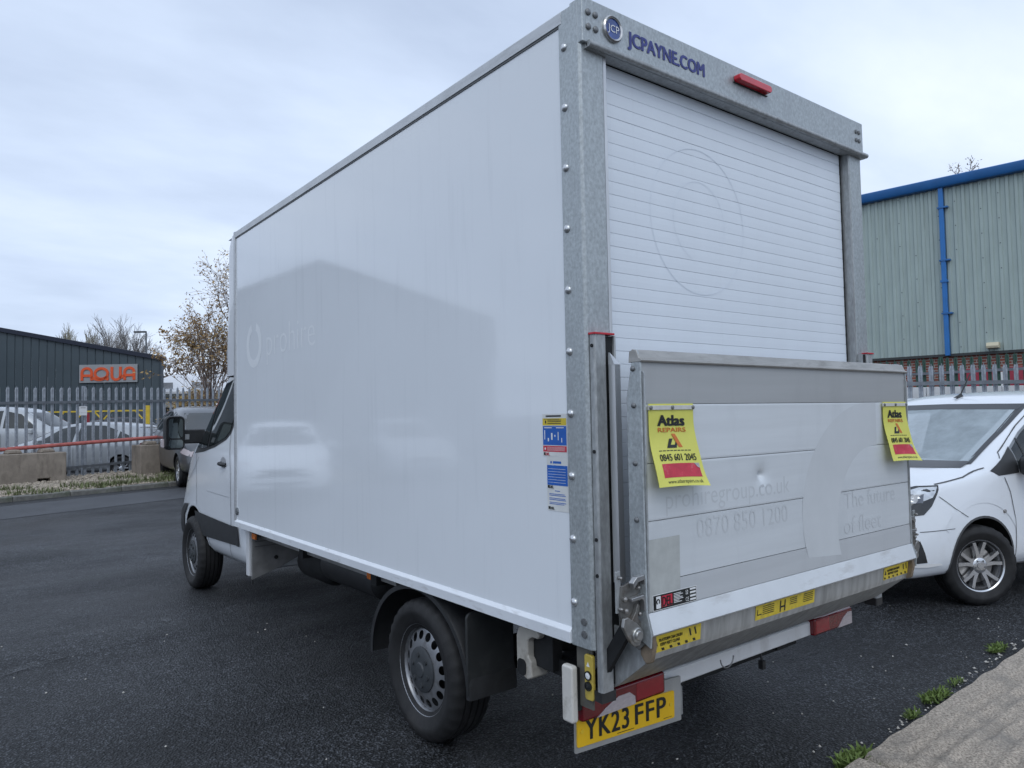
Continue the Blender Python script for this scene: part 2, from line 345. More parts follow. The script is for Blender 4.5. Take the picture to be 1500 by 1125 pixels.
def strip(pts, w, dz, jit=.3, seed=1, sub=8):
    r = random.Random(seed); P = []
    for a, b in zip(pts[:-1], pts[1:]):
        for k in range(sub): t = k/sub; P.append((a[0]+(b[0]-a[0])*t, a[1]+(b[1]-a[1])*t))
    P.append(pts[-1]); mb = MB(); L = []
    for i, p in enumerate(P):
        q = P[min(i+1, len(P)-1)]; o_ = P[max(i-1, 0)]; d = Vector((q[0]-o_[0], q[1]-o_[1])).normalized(); nn = Vector((-d.y, d.x))
        ww = w*(1+jit*(r.random()-.5)*2)/2; s = w*jit*(r.random()-.5)*1.5
        for k in (-1, 1): x, y = p[0]+nn.x*(k*ww+s), p[1]+nn.y*(k*ww+s); mb.v.append(Vector((x, y, gz(x, y)+dz)))
    for i in range(len(P)-1): mb.face((2*i, 2*i+1, 2*i+3, 2*i+2))
    return mb
obj('road', MB().add([(x, y, gz(x, y)+.004) for x, y in ((-30, 4.3), (-3, 12.9), (3, 14.6), (6.5, 15.6), (6.5, 14.0), (3, 13.05), (-3, 11.2), (-30, 2.6))], [tuple(range(8))]), patch_m, kind='structure', label='smoother strip of asphalt along the kerb', smooth=0, origin=(0, 0, 0))
obj('road_seam', strip([(-5.5, 1.85), (-2.6, 3.35), (-1.0, 4.15), (0.0, 4.85)], .13, .004, .5, 3, 40), pale_m, kind='structure', origin=(0, 0, 0), label='pale rough joint line across the asphalt', smooth=0)
obj('road_seam', strip([(-2.0, 3.62), (-1.6, 3.80), (-1.2, 3.99)], .009, .008, .9, 4, 14), seam_m, kind='structure', origin=(0, 0, 0), label='thin crack along the joint in the asphalt', smooth=0)
obj('road_seam', strip([(1.6, 1.05), (2.05, .92), (2.55, .72), (2.8, .70)], .008, .004, .9, 5, 14), seam_m, kind='structure', origin=(0, 0, 0), label='thin crack in the asphalt behind the truck', smooth=0)

# ------------------------------------------------------------------ concrete slabs at lower right
conc = M('slab_concrete', (.425, .365, .30), .88, 0, (95, .55), (130, 1.0, .012), wear=(3.2, .50, .72, (.24, .22, .195)))
def slab(name, pts, label, seed):
    # pts: outline polygon (counter-clockwise) ; border is smooth, inside ridged by a tamping beam
    ax = Vector((pts[1][0]-pts[0][0], pts[1][1]-pts[0][1], 0)).normalized(); ay = Vector((-ax.y, ax.x, 0)); o_ = Vector((*pts[0], 0))
    Lx = (Vector((*pts[1], 0))-o_).length; Ly = -(Vector((*pts[3], 0))-o_).dot(ay)
    mb = MB(); nx, ny = int(Lx/.022), int(min(Ly, 1.7)/.011)
    def f(u, v):
        x, y = u*Lx, v*min(Ly, 1.7)
        h = .045
        if y > .14 and x > .10: h += .014*(math.sin((y+.012*math.sin(x*3))*2*PI/.085)*.5+.5)**1.5*(.75+.9*mnoise.noise(Vector((x*2, y*9, seed)))) - .006+.006*mnoise.noise(Vector((x*22, y*30, seed)))
        elif y > .125: h -= .008
        h += .004*mnoise.noise(Vector((x*7, y*7, seed))) - (.022 if y < .006 else 0) - .03*max(0, 1-x/.03)
        j = .012*mnoise.noise(Vector((x*5, 3, seed)))*max(0, 1-y/.1)
        p = o_+ax*x-ay*(y-j); return (p.x, p.y, h)
    mb.grid(f, nx, ny)
    # kerb face
    o2 = len(mb.v)
    for i in range(nx+1):
        p = mb.v[i*(ny+1)]; mb.v += [Vector((p.x, p.y, p.z)), Vector((p.x+ay.x*.004, p.y+ay.y*.004, -.02))]
    for i in range(nx): mb.face((o2+2*i, o2+2*i+1, o2+2*i+3, o2+2*i+2))
    o2 = len(mb.v)
    for j in range(ny+1):
        p = mb.v[j]; mb.v += [Vector(p), Vector((p.x, p.y, -.02))]
    for j in range(ny): mb.face((o2+2*j, o2+2*j+1, o2+2*j+3, o2+2*j+2))
    return obj(name, mb, conc, kind='structure', label=label, smooth=60)
slab('pavement', [(1.42, -.235), (7.0, -.05), (7.0, -3), (1.5, -3)], 'ridged concrete slab at the edge of the asphalt', 3)
slab('pavement', [(-.4, -.31), (1.385, -.235), (1.4, -3), (-.4, -3)], 'neighbouring concrete slab at the lower edge', 9)

# weeds along the slab edge
weedm = M('weed_green', (.14, .20, .055), .6, 0, (40, .4), spec=.3)
def weed(x, y, label, r=.09, n=110, h=.04, seed=0, asp=1.8):
    g = random.Random(seed); mb = MB()
    for _ in range(n*2):
        a = g.random()*2*PI; d = r*math.sqrt(g.random()); px, py = x+d*math.cos(a)*asp, y+d*math.sin(a)*.6
        l = h*(.4+g.random()); az = g.random()*2*PI; el = R(15+60*g.random()); dv = Vector((math.cos(az)*math.cos(el), math.sin(az)*math.cos(el), math.sin(el)))
        sd = dv.cross(Vector((0, 0, 1))).normalized()*l*.10; p = Vector((px, py, .005))
        mb.add([p-sd*.4, p+sd*.4, p+dv*l*.6+sd, p+dv*l+Vector((0, 0, -l*.15)), p+dv*l*.6-sd], [(0, 1, 2, 3, 4)])
    return tag(obj('weed', mb, weedm, smooth=0, nrm=False), label, 'weed', 'green weeds growing along the concrete edge')
weed(1.42, -.20, 'largest green weed, at the near corner of the concrete slab', .075, 190, .05, 1)
weed(1.46, -.31, 'green weed growing in the joint between two concrete slabs', .04, 60, .03, 2, 1.2)
weed(2.12, -.15, 'small bright weed at the concrete edge, between two larger ones', .035, 50, .035, 3)
weed(2.46, -.12, 'wide low weed halfway along the concrete edge', .07, 130, .045, 4)
weed(2.78, -.10, 'faint thin weed on the asphalt side of the concrete edge', .05, 40, .03, 5)
weed(3.62, -.03, 'farthest weed along the concrete edge, at the right border', .06, 110, .04, 6)
# loose chips and litter on the asphalt
mb = MB(); g = random.Random(5)
def stone(mb, p, r, g):
    vs = [Vector(v)*r*(.6+.7*g.random())+Vector(p) for v in ((1, 0, 0), (-1, 0, 0), (0, 1, 0), (0, -1, 0), (0, 0, .8), (0, 0, -.8))]
    mb.add(vs, [(0, 2, 4), (2, 1, 4), (1, 3, 4), (3, 0, 4), (2, 0, 5), (1, 2, 5), (3, 1, 5), (0, 3, 5)])
for _ in range(42): stone(mb, (.2+g.random()*4.2, -.12+g.random()*1.8*g.random(), .003), .004+.006*g.random(), g)
for _ in range(70): x = 1.4+g.random()*2.6; stone(mb, (x, -.215+(x-1.42)*.033+.03+g.random()*.06, .004), .004+.008*g.random(), g)
for _ in range(40): stone(mb, (-2.5+g.random()*3, .3+g.random()*5, .003), .004+.005*g.random(), g)
obj('stone_chips', mb, M('chip', (.5, .48, .44), .8, 0, (30, .3)), kind='stuff', label='small pale chips lying on the asphalt', smooth=0)

# ------------------------------------------------------------------ verge with kerb
kerbm = M('kerb_concrete', (.17, .165, .15), .85, 0, (9, .3), (50, .6, .01), wear=(4, .5, .7, (.07, .085, .05)))
def kline(x): return 14.28+(x+0.)*.262          # kerb line
kr = bpy.data.objects.new('kerb', None); COL.objects.link(kr); kr['kind'] = 'structure'; kr['label'] = 'low concrete kerb below the gravel verge'; ORG[kr.name] = Vector((0, 0, 0))
L0 = Vector((1, .262, 0)).normalized(); Nn = Vector((-L0.y, L0.x, 0))
for k in range(-8, 3):
    a = Vector((k*.92, kline(k*.92), 0)); b = Vector(((k+1)*.92, kline((k+1)*.92), 0))-L0*.012
    za, zb = gz(0, a.y), gz(0, b.y); q = []
    for p, z in ((a, za), (b, zb)):
        for dn, dz in ((0, -.1), (0, .075), (.015, .09), (.125, .095), (.125, -.1)): q.append(p+Nn*dn+Vector((0, 0, z+dz+.004*rng.random())))
    mb = MB().add(q, [(0, 1, 6, 5), (1, 2, 7, 6), (2, 3, 8, 7), (3, 4, 9, 8), (0, 4, 3, 2, 1), (5, 6, 7, 8, 9)])
    obj('kerb_stone', mb, kerbm, kr)
verge_m = M('verge_soil', (.16, .135, .10), .95, 0, (6, .4), (40, .8, .02))
mb = MB()
fline = lambda x: 17.28+.435*x
vp = [(-8, kline(-8)+.12), (2.62, kline(2.62)+.12), (2.62, 18.0), (1.655, 18.0), (-8, 14.3)]
vp = [(x, kline(x)+.12) for x in (-6, -3, 0, 2.62)]+[(2.62, fline(2.62)+.3), (1.2, fline(1.2)+.3), (0, fline(0)+.3), (-3, fline(-3)+.3), (-6, fline(-6)+.3)]
mb.add([(x, y, max(gz(x, y), .28)*0+gz(x, min(y, 18))+.085) for x, y in vp], [(0, 1, 7, 8), (1, 2, 6, 7), (2, 5, 6), (2, 3, 4, 5)])
obj('verge', mb, verge_m, kind='structure', label='gravelly verge between kerb and fence', smooth=0)
mb = MB(); g = random.Random(11)
for _ in range(5200):
    x = -2.6+g.random()*5.15; y = kline(x)+.16+g.random()*(fline(x)+.25-kline(x)-.16); stone(mb, (x, y, gz(x, min(y, 18))+.09), .014+.026*g.random(), g)
obj('gravel', mb, M('gravel_stone', (.36, .31, .25), .85, 0, (9, .45)), kind='stuff', label='loose pale brown gravel on the verge', smooth=0, nrm=False)
mb = MB(); g = random.Random(12)
for cx, cy, rr, nn in ((1.9, 15.2, .7, 500), (.9, 15.0, .45, 260), (.2, 15.2, .3, 90), (2.6, 15.6, .8, 500), (-.9, 15.2, .35, 140), (1.2, 16.2, .5, 150), (2.4, 16.4, .5, 200), (-.6, 14.4, .5, 160), (.5, 14.75, .5, 160)):
    for _ in range(nn):
        a = g.random()*2*PI; d = rr*math.sqrt(g.random()); x, y = cx+d*math.cos(a), cy+d*.45*math.sin(a); l = .05+.09*g.random(); az = g.random()*2*PI
        if y < kline(x)+.02 or x > 2.6: continue
        p = Vector((x, y, gz(x, min(y, 18))+.085)); t = p+Vector((math.cos(az)*l*.5, math.sin(az)*l*.5, l)); s = Vector((math.sin(az), -math.cos(az), 0))*.012
        mb.add([p-s, p+s, t], [(0, 1, 2)])
obj('grass', mb, M('verge_grass', (.13, .15, .06), .7, 0, (8, .4)), kind='stuff', label='thin tufts of grass on the gravel verge', smooth=0, nrm=False)

# ================================================================== wheels
def tyre_mb(c, r, w, rim_r, ax='x', s=-1, nseg=96):      # s: which side is the outer face
    hw = w/2; prof = [(rim_r-.005, -s*hw*.72), (rim_r+.012, -s*hw*.9), (r-.05, -s*hw), (r-.018, -s*hw*.90), (r-.002, -s*hw*.72)]
    for q in (-.5, -.2, .12, .45): prof += [(r, -s*hw*(-q+.04) if False else s*hw*(q-.05)), (r-.011, s*hw*(q-.03)), (r-.011, s*hw*(q+.03)), (r, s*hw*(q+.05))]
    prof += [(r-.002, s*hw*.72), (r-.016, s*hw*.89), (r-.05, s*hw), (rim_r+.055, s*hw*1.0), (rim_r+.05, s*hw*.975), (rim_r+.014, s*hw*.90), (rim_r-.004, s*hw*.74), (rim_r-.02, s*hw*.66)]
    k = len(prof)
    def rf(i, j):
        if j in (3, 4, k-8, k-7) and i % 3 == 0: return -.009
        return 0
    return MB().lathe(prof, c, ax, nseg, rf)
def steel_wheel(parent, c, s=-1, r=.345, w=.23, rim=.222, cap_mat=None):
    c = Vector(c); h = lambda d: s*d
    out_ = w/2*.78
    mb = MB()
    mb.lathe([(rim*.90, h(-w*.3)), (rim*.90, h(out_-.035)), (rim*.93, h(out_-.02)), (rim*.965, h(out_-.012)), (rim*1.0, h(out_)), (rim*1.035, h(out_+.004)), (rim*1.035, h(out_-.012)), (rim*.98, h(out_-.02))], c, 'x', 72)
    # disc with round ventilation holes
    nh = 16; ro, ri = rim*.895, rim*.50
    def circ(cx, cy, rr, n): return [(cx+rr*math.cos(2*PI*i/n), cy+rr*math.sin(2*PI*i/n)) for i in range(n)]
    pts = []; edges = []; faces = []
    def loop(p):
        o_ = len(pts); pts.extend(Vector(q) for q in p); edges.extend((o_+i, o_+(i+1) % len(p)) for i in range(len(p)))
    loop(circ(0, 0, ro, 64)); loop(circ(0, 0, ri, 48)); loop(circ(0, 0, rim*.62, 48) if False else circ(0, 0, ri*1.12, 48))
    hs = [(rim*.745*math.cos(2*PI*(i+.5)/nh), rim*.745*math.sin(2*PI*(i+.5)/nh)) for i in range(nh)]; hr = rim*.098
    for q in hs: loop(circ(*q, hr, 14))
    V, E_, F, *_ = delaunay_2d_cdt(pts, edges, [], 0, 1e-6)
    def hz(rr):
        t = (rr-ri)/(ro-ri); return out_-.006-.026*max(0, t)**1.5
    keep = []
    for f in F:
        cc = sum((V[i] for i in f), Vector((0, 0)))/len(f); rr = cc.length
        if rr < ri or rr > ro: continue
        if any((cc-Vector(q)).length < hr*.97 for q in hs): continue
        keep.append(tuple(f))
    mb.add([c+Vector((h(hz(v.length)), v.x, v.y)) for v in V], keep)
    wh = obj('wheel', mb, steel, parent)
    obj('tyre', tyre_mb(c, r, w, rim, 'x', s), rubber, wh)
    cap = MB().lathe([(rim*.50, h(out_-.012)), (rim*.50, h(out_+.002)), (rim*.44, h(out_+.008)), (rim*.17, h(out_+.010)), (rim*.15, h(out_+.016)), (rim*.10, h(out_+.018)), (0.001, h(out_+.018))], c, 'x', 48)
    for i in range(6):
        a = 2*PI*i/6+.3; p = c+Vector((h(out_+.006), rim*.33*math.cos(a), rim*.33*math.sin(a))); cap.cyl(p, p+Vector((h(.012), 0, 0)), .012, 10)
    obj('hub_cap', cap, M('hub_cap_grey', (.045, .05, .055), .45, 0, (12, .2)), wh)
    obj('brake_drum', MB().cyl(c+Vector((h(-.05), 0, 0)), c+Vector((h(out_-.062), 0, 0)), rim*.86, 24), under, wh)
    return wh
def alloy_wheel(parent, c, ax='y', s=1, r=.32, w=.21, rim=.208, steer=0., nspoke=5, simple=False):
    c = Vector(c); n = 40 if simple else 72
    mb = MB(); out_ = w/2*.80; h = lambda d: s*d
    mb.lathe([(rim*.88, h(-w*.3)), (rim*.90, h(out_-.03)), (rim*.96, h(out_-.01)), (rim*1.0, h(out_)), (rim*1.04, h(out_+.003)), (rim*1.04, h(out_-.012))], c, ax, n)
    mk = lambda u, v, d: c+(Vector((u, h(d), v)) if ax == 'y' else Vector((h(d), u, v)))
    for i in range(nspoke):
        for k in (-1, 1):                      # twin spokes
            a0 = 2*PI*i/nspoke+R(90)+k*R(8); a1 = 2*PI*i/nspoke+R(90)+k*R(14.5)
            pts = []
            for rr, a, ww in ((rim*.20, a0, .018), (rim*.6, (a0+a1)/2, .013), (rim*.93, a1, .013)):
                for q in (-1, 1): pts.append((rr*math.cos(a)-q*ww*math.sin(a), rr*math.sin(a)+q*ww*math.cos(a), rr))
            vs = [mk(u, v, out_-.004-.012*(1-rr/rim)) for u, v, rr in pts]+[mk(u, v, out_-.05) for u, v, rr in pts]
            mb.add(vs, [(0, 1, 3, 2), (2, 3, 5, 4), (0, 2, 8, 6), (2, 4, 10, 8), (1, 7, 9, 3), (3, 9, 11, 5), (0, 6, 7, 1), (4, 5, 11, 10)])
    mb.lathe([(rim*.30, h(out_-.05)), (rim*.30, h(out_-.012)), (rim*.26, h(out_-.006)), (rim*.14, h(out_-.006)), (rim*.13, h(out_)), (.001, h(out_))], c, ax, 24)
    wh = obj('wheel', mb, alloy, parent)
    obj('tyre', tyre_mb(c, r, w, rim, ax, s, n), rubber, wh)
    p0 = mk(0, 0, -.02); p1 = mk(0, 0, out_-.065)
    if not simple:
        obj('brake_disc', MB().cyl(p0, p1, rim*.72, 32), M('brake_disc', (.30, .29, .28), .4, .7, (20, .2)), wh)
        nb = MB()
        for i in range(5):
            a = 2*PI*i/5+R(126); nb.cyl(mk(rim*.21*math.cos(a), rim*.21*math.sin(a), out_-.03), mk(rim*.21*math.cos(a), rim*.21*math.sin(a), out_-.003), .008, 8)
        obj('wheel_nuts', nb, boltd, wh)
    obj('wheel_well', MB().cyl(mk(0, 0, -.10), mk(0, 0, -.05), rim*.93, 24), under, wh)
    return wh

# ================================================================== the box truck
BW, BL, ZB, ZT = 2.1066, 4.15, .752, 3.174
T = thing('box_truck', 'white box truck with galvanised rear frame, roller shutter and folded tail lift', 'truck', (1.053, 2.0, 0))
def P(name, mb, mat, parent=T, **k): return obj(name, mb, mat, parent, **k)
B = lambda *a: MB().box(*a)
# --- body shell
side = P('side_panel', B(0, .03, .06, BL, ZB+.03, ZT-.03), panelw, label='glossy white near side panel with faded company lettering')
P('side_panel', B(BW-.03, BW, .06, BL, ZB+.03, ZT-.03), panelw)
P('roof_panel', B(.03, BW-.03, .08, BL, ZT-.045, ZT-.012), panelw)
P('bulkhead', B(.03, BW-.03, BL-.03, BL, ZB, ZT-.05), panelw)
P('floor', B(.03, BW-.03, .05, BL-.03, ZB+.01, ZB+.05), under)
for x0, x1 in ((-.008, .05), (BW-.05, BW+.008)):
    P('roof_rail', MB().prism([(x0, ZT-.058), (x1, ZT-.058), (x1, ZT), (x0+.012 if x0 < 0 else x0, ZT), (x0, ZT-.012)] if x0 < 0 else [(x0, ZT-.058), (x1, ZT-.058), (x1, ZT-.012), (x1-.012, ZT), (x0, ZT)], 'y', .095, BL+.01), railg, bev=.002)
    xo = x0 if x0 < 0 else x1; sg = 1 if x0 < 0 else -1
    P('base_rail', MB().prism([(xo-sg*.006, ZB), (xo-sg*.006, ZB+.042), (xo+sg*.006, ZB+.058), (xo+sg*.06, ZB+.058), (xo+sg*.06, ZB)], 'y', .112, BL+.01), railw, bev=.002)
    P('corner_trim', B(xo-sg*.002, xo+sg*.035, BL-.01, BL+.03, ZB, ZT-.005), railg, bev=.004)
    # seam between the panel and its rail
    P('sealant', B(xo+sg*.004, xo+sg*.02, .1, BL, ZT-.066, ZT-.057), M('sealant', (.16, .165, .17), .7))
# --- rounded cap and wind deflector in front of the box
def capf(u, v):
    a = u*PI; z = ZT-.015-(ZT-2.0)*v
    top = max(0, 1-v/.12)
    d = .34*(1-.25*top*top)+.09*max(0, math.sin((v-.45)*PI*1.1)) if v > .45 else .34*(1-.5*top*top)
    e_ = .35
    cx, sx = math.cos(a), math.sin(a)
    x = BW/2-(BW/2-.005)*math.copysign(abs(cx)**e_, cx); y = BL+.03+d*abs(sx)**e_
    return (x, y, z)
mb = MB().grid(capf, 48, 18); n = len(mb.v)
mb.add([(.02, BL+.03, ZT-.02), (BW-.02, BL+.03, ZT-.02), (BW-.02, BL+.27, ZT-.022), (.02, BL+.27, ZT-.022)], [(0, 1, 2, 3)])
P('front_cap', mb, M('cap_white', (.68, .70, .73), .3, 0, (3, .03), coat=.3), smooth=70)
P('cap_underside', MB().prism([(BL+.02, 2.02), (BL+.36, 2.22), (BL+.36, 2.16), (BL+.02, 1.95)], 'x', .03, BW-.03), M('cap_grey', (.20, .205, .21), .6, 0, (5, .1)))
# --- galvanised rear frame
for x0, sg in ((0, 1), (BW, -1)):
    pp = P('rear_post', MB().prism([(x0-sg*.006, .112), (x0-sg*.006, .008), (x0+sg*.004, -.004), (x0+sg*.118, -.004), (x0+sg*.118, .05), (x0+sg*.05, .05), (x0+sg*.05, .112)], 'z', ZB-.005, ZT-.008), galv, bev=.004, label=None if sg > 0 else None)
    P('guide_channel', MB().prism([(x0+sg*.119, -.002), (x0+sg*.135, -.002), (x0+sg*.135, .045), (x0+sg*.160, .045), (x0+sg*.160, .075), (x0+sg*.119, .075)], 'z', 1.0, 3.0), alu if sg > 0 else galv_d)
    P('guide_seal', B(min(x0+sg*.143, x0+sg*.149), max(x0+sg*.143, x0+sg*.149), .036, .0445, .95, 2.99), blackp)
    for k in range(10):                                     # domed bolts down the outer flange
        z = 3.018-.2345*k
        mbb = MB(); c = Vector((x0-sg*.006, .082+.0011*k, z))
        mbb.lathe([(.016, 0), (.016, -sg*.003), (.011, -sg*.009), (.001, -sg*.011)], c, 'x', 14); obj('bolt', mbb, bolt, pp)
    for z in (.845, .80):
        mbb = MB().lathe([(.014, 0), (.014, -sg*.005), (.001, -sg*.006)], (x0-sg*.006, .04, z), 'x', 10); obj('bolt', mbb, boltd, pp)
hd = P('rear_header', B(-.004, BW+.004, -.02, .05, 3.004, ZT+.004), galv, bev=.005, label='galvanised header beam with blue web address')
mb = MB(); mb.tube([(.018, -.028, 2.998), (BW+.02, -.028, 2.998)], .013, 12); mb.box(.018, BW+.02, -.022, .03, 2.985, 3.0025)
P('rain_gutter', mb, galv_d, parent=hd)
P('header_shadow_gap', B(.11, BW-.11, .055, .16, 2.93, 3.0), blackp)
for x in (.027, .065):
    for z in (3.122, 3.066): obj('bolt', MB().lathe([(.0125, 0), (.0125, -.005), (.008, -.009), (.001, -.010)], (x, -.02, z), 'y', 14), boltd, hd)
for x in (2.035, 2.066):
    for z in (3.118, 3.072): obj('bolt', MB().lathe([(.0115, 0), (.0115, -.005), (.001, -.009)], (x, -.02, z), 'y', 12), boltd, hd)
bx, bz = .155, 3.094
bd = P('badge', MB().lathe([(.052, 0), (.052, -.008), (.047, -.013), (.040, -.009), (.040, -.004)], (bx, -.02, bz), 'y', 40), M('chrome', (.55, .54, .53), .2, .9, (20, .2)), parent=hd)
obj('badge', MB().lathe([(.040, -.006), (.001, -.008)], (bx, -.02, bz), 'y', 32), M('badge_blue', (.03, .07, .26), .25, 0, (14, .4), coat=.4), hd)
text('JCP', bx-.031, bz-.014, .029, REAR(-.0295), ink_w, hd, width=.062, bold=.0)
text('JCPAYNE.COM', .243, 3.062, .056, REAR(-.0215), ink_navy, hd, width=.478, bold=.05)
P('brake_lamp', MB().prism([(.934, 3.106), (.945, 3.098), (1.175, 3.098), (1.188, 3.106), (1.188, 3.124), (1.175, 3.131), (.945, 3.131), (.934, 3.124)], 'y', -.055, -.0205), M('lamp_red', (.60, .01, .03), .2, 0, (30, .1), coat=.5), parent=hd, bev=.004)
P('lamp_base', B(.93, 1.192, -.026, -.0203, 3.094, 3.098), blackp, parent=hd)
# --- roller shutter: one part per slat
rs = P('roller_shutter', B(.14, BW-.14, .062, .07, .87, 3.0), M('shutter_core', (.42, .44, .47), .6))
pit = .0515; g = random.Random(2)
base = None
for k in range(41):
    z1 = 2.985-k*pit; z0 = z1-pit+.0009
    if base is None:
        base = obj('slat', MB().prism([(.060, z0), (.0398, z0), (.039, z0+.001), (.0386, (z0+z1)/2), (.039, z1-.001), (.0398, z1), (.060, z1)], 'x', .152, BW-.152), slatm, rs, smooth=0); z_ref = z0; sl = base
    else:
        sl = base.copy(); COL.objects.link(sl); sl.location.z += z0-z_ref
    sl.location.y += .0008*(g.random()-.5)
# pale marks left by removed vinyl on the shutter
gh = MB(); ring2d(gh, REAR(.0375), .735, 2.44, .318, .3215, n=70); ring2d(gh, REAR(.0375), .735, 2.44, .175, .1775, R(-30), R(250), n=50)
obj('vinyl_outline', gh, ghosts, rs, smooth=0, nrm=False)
# --- side lettering left by removed vinyl
sh = SIDE(-.0008); gm = M('ghost_side', (.84, .87, .90), .22, 0, (30, .03), coat=.3)
text('prohire', -3.42, 2.085, .215, sh, gm, side, width=.90, bold=-.012)
mb = MB(); ring2d(mb, sh, -3.705, 2.19, .115, .175, R(-250), R(70), n=50)
obj('emblem', mb, gm, side, smooth=0, nrm=False)
text('fleet hire', -2.98, 2.005, .04, sh, gm, side, width=.42) if False else None
# --- fuel-style round socket plate and stickers
mb = MB().lathe([(.03, 0), (.03, -.008), (.024, -.012), (.001, -.012)], (0, 4.118, .875), 'x', 16)
P('lock_plate', mb, M('lock_grey', (.16, .17, .18), .4, .5, (30, .3)))
mb = MB(); ring2d(mb, SIDE(-.0135), -4.118, .875, .008, .012, n=14); P('lock_ring', mb, alu, smooth=0, nrm=False)
st = P('instruction_sticker', MB().prism(rrect(-.262, -.119, 1.447, 1.612, .004), 'y', 0, .001) if False else MB().add([(-.0012, .262, 1.447), (-.0012, .119, 1.447), (-.0012, .119, 1.612), (-.0012, .262, 1.612), (-.0002, .262, 1.447), (-.0002, .119, 1.447), (-.0002, .119, 1.612), (-.0002, .262, 1.612)], [(0, 1, 2, 3), (4, 5, 6, 7), (0, 1, 5, 4), (2, 3, 7, 6)]), paper, parent=side, label='tail lift instruction sticker with yellow, blue and red bands', smooth=0)
def sprint(mat, rects, d=-.0018, nm='print'):
    mb = MB()
    for u0, u1, v0, v1 in rects: quad(mb, SIDE(d), u0, u1, v0, v1)
    return P(nm, mb, mat, parent=side, smooth=0, nrm=False)
sprint(yel_stk, [(-.26, -.121, 1.567, 1.594)])
sprint(ink_bl, [(-.259, -.121, 1.490, 1.564), (-.238, -.119, 1.335, 1.412), (-.218, -.209, 1.419, 1.428), (-.203, -.155, 1.419, 1.428)])
sprint(ink_r, [(-.259, -.121, 1.464, 1.487)])
st2 = P('instruction_sticker', MB().add([(-.0012, .24, 1.236), (-.0012, .1165, 1.236), (-.0012, .1165, 1.446), (-.0012, .24, 1.446), (-.0002, .24, 1.236), (-.0002, .1165, 1.236), (-.0002, .1165, 1.446), (-.0002, .24, 1.446)], [(0, 1, 2, 3), (4, 5, 6, 7), (0, 1, 5, 4), (2, 3, 7, 6)]), paper, parent=side, label='white sticker with blue text block below the banded one', smooth=0)
rects = []; g = random.Random(3)
for k in range(8):
    if k in (2, 5): continue
    rects.append((-.228, -.228+.085+.02*g.random(), 1.309-k*.0055-.009, 1.3115-k*.0055-.009))
rects.append((-.195, -.165, 1.312, 1.315)); sprint(ink_bl, rects)
rects = [(-.252, -.252+.09+.02*g.random(), z, z+.0016) for z in (1.5905,)] + [(-.23, -.15, z, z+.0025) for z in (1.586, 1.580, 1.573)]
sprint(ink, rects+[(-.24, -.150, 1.600, 1.606), (-.245, -.238, 1.574, 1.586)], -.0022)
g = random.Random(8); sprint(ink_w, [(-.25+.02*i, -.25+.02*i+.003+.006*g.random(), 1.50+.05*g.random(), 1.505+.05*g.random()) for i in range(6)]+[(-.25, -.205, 1.556, 1.559), (-.18, -.135, 1.556, 1.559), (-.25, -.243, 1.471, 1.480)]+[(-.235, -.13, 1.469+i*.004, 1.470+i*.004) for i in range(4)]+[(-.232, -.13, 1.345+i*.0105, 1.3462+i*.0105) for i in range(6)], -.0022)
for (u, v) in ((-.256, 1.450), (-.236, 1.323), (-.234, 1.241)):
    sprint(ink, [(u, u+.009, v, v+.011)], -.0022)
    text('DEL', u+.011, v, .0105, SIDE(-.0022), ink_r if v > 1.4 else ink, side, width=.024, bold=.03)

# --- lift columns
for x0, sg in ((0, 1), (BW, -1)):
    X = lambda a: x0+sg*a
    ms = P('lift_column', MB().prism([(X(.010), -.034), (X(.066), -.034), (X(.078), -.028), (X(.082), -.018), (X(.070), -.018), (X(.066), -.022), (X(.014), -.022), (X(.014), -.003), (X(.010), -.003)] if False else [(X(.008), -.006), (X(.008), -.026), (X(.014), -.033), (X(.064), -.033), (X(.071), -.026), (X(.071), -.006)], 'z', .60, 1.905), galv_d, bev=.003)
    obj('slot', B(min(X(.0715), X(.108)), max(X(.0715), X(.108)), -.024, -.006, .62, 1.897), under, ms)
    obj('cap', MB().box(min(X(.004), X(.110 if sg > 0 else .074)), max(X(.004), X(.110 if sg > 0 else .074)), -.037, -.0045, 1.9015, 1.909), redp, ms, label='red end cap', bev=.001)
    obj('rail', MB().prism([(X(.112), -.03), (X(.118), -.033), (X(.118), -.006), (X(.110), -.006)], 'z', .65, 1.90), galv_d, ms)
    for z in (1.86, 1.47, 1.15, 1.02): obj('bolt', MB().lathe([(.007, 0), (.007, -sg*.004), (.001, -sg*.004)], (X(.008), -.02, z), 'x', 8), under, ms)
    # sliding aluminium rail
    sr = P('slide_tube', MB().prism([(X(.073), -.058), (X(.077), -.066), (X(.106), -.066), (X(.110), -.058), (X(.110), -.036), (X(.106), -.034), (X(.103), -.036), (X(.103), -.058), (X(.080), -.058), (X(.080), -.036), (X(.073), -.036)], 'z', .99, 1.79), alu, bev=.0012)
    obj('tube_bevel', MB().add([(X(.073), -.036, 1.79), (X(.073), -.066, 1.79), (X(.110), -.066, 1.79), (X(.110), -.036, 1.79), (X(.075), -.036, 1.835), (X(.078), -.04, 1.835)], [(0, 1, 5, 4), (1, 2, 5), (2, 3, 4, 5), (0, 3, 2, 1)]), alu, sr)
    P('lift_arm', B(min(X(.09), X(.14)), max(X(.09), X(.14)), .20, .40, .56, .625), under, bev=.004)
    P('column_foot', MB().prism([(X(.006), -.03), (X(.072), -.035), (X(.078), -.03), (X(.078), .03), (X(.012), .03)], 'z', .565, .602), blackp)
    P('inner_rail', B(min(X(.088), X(.125)), max(X(.088), X(.125)), -.01, .03, .63, 1.0), under)

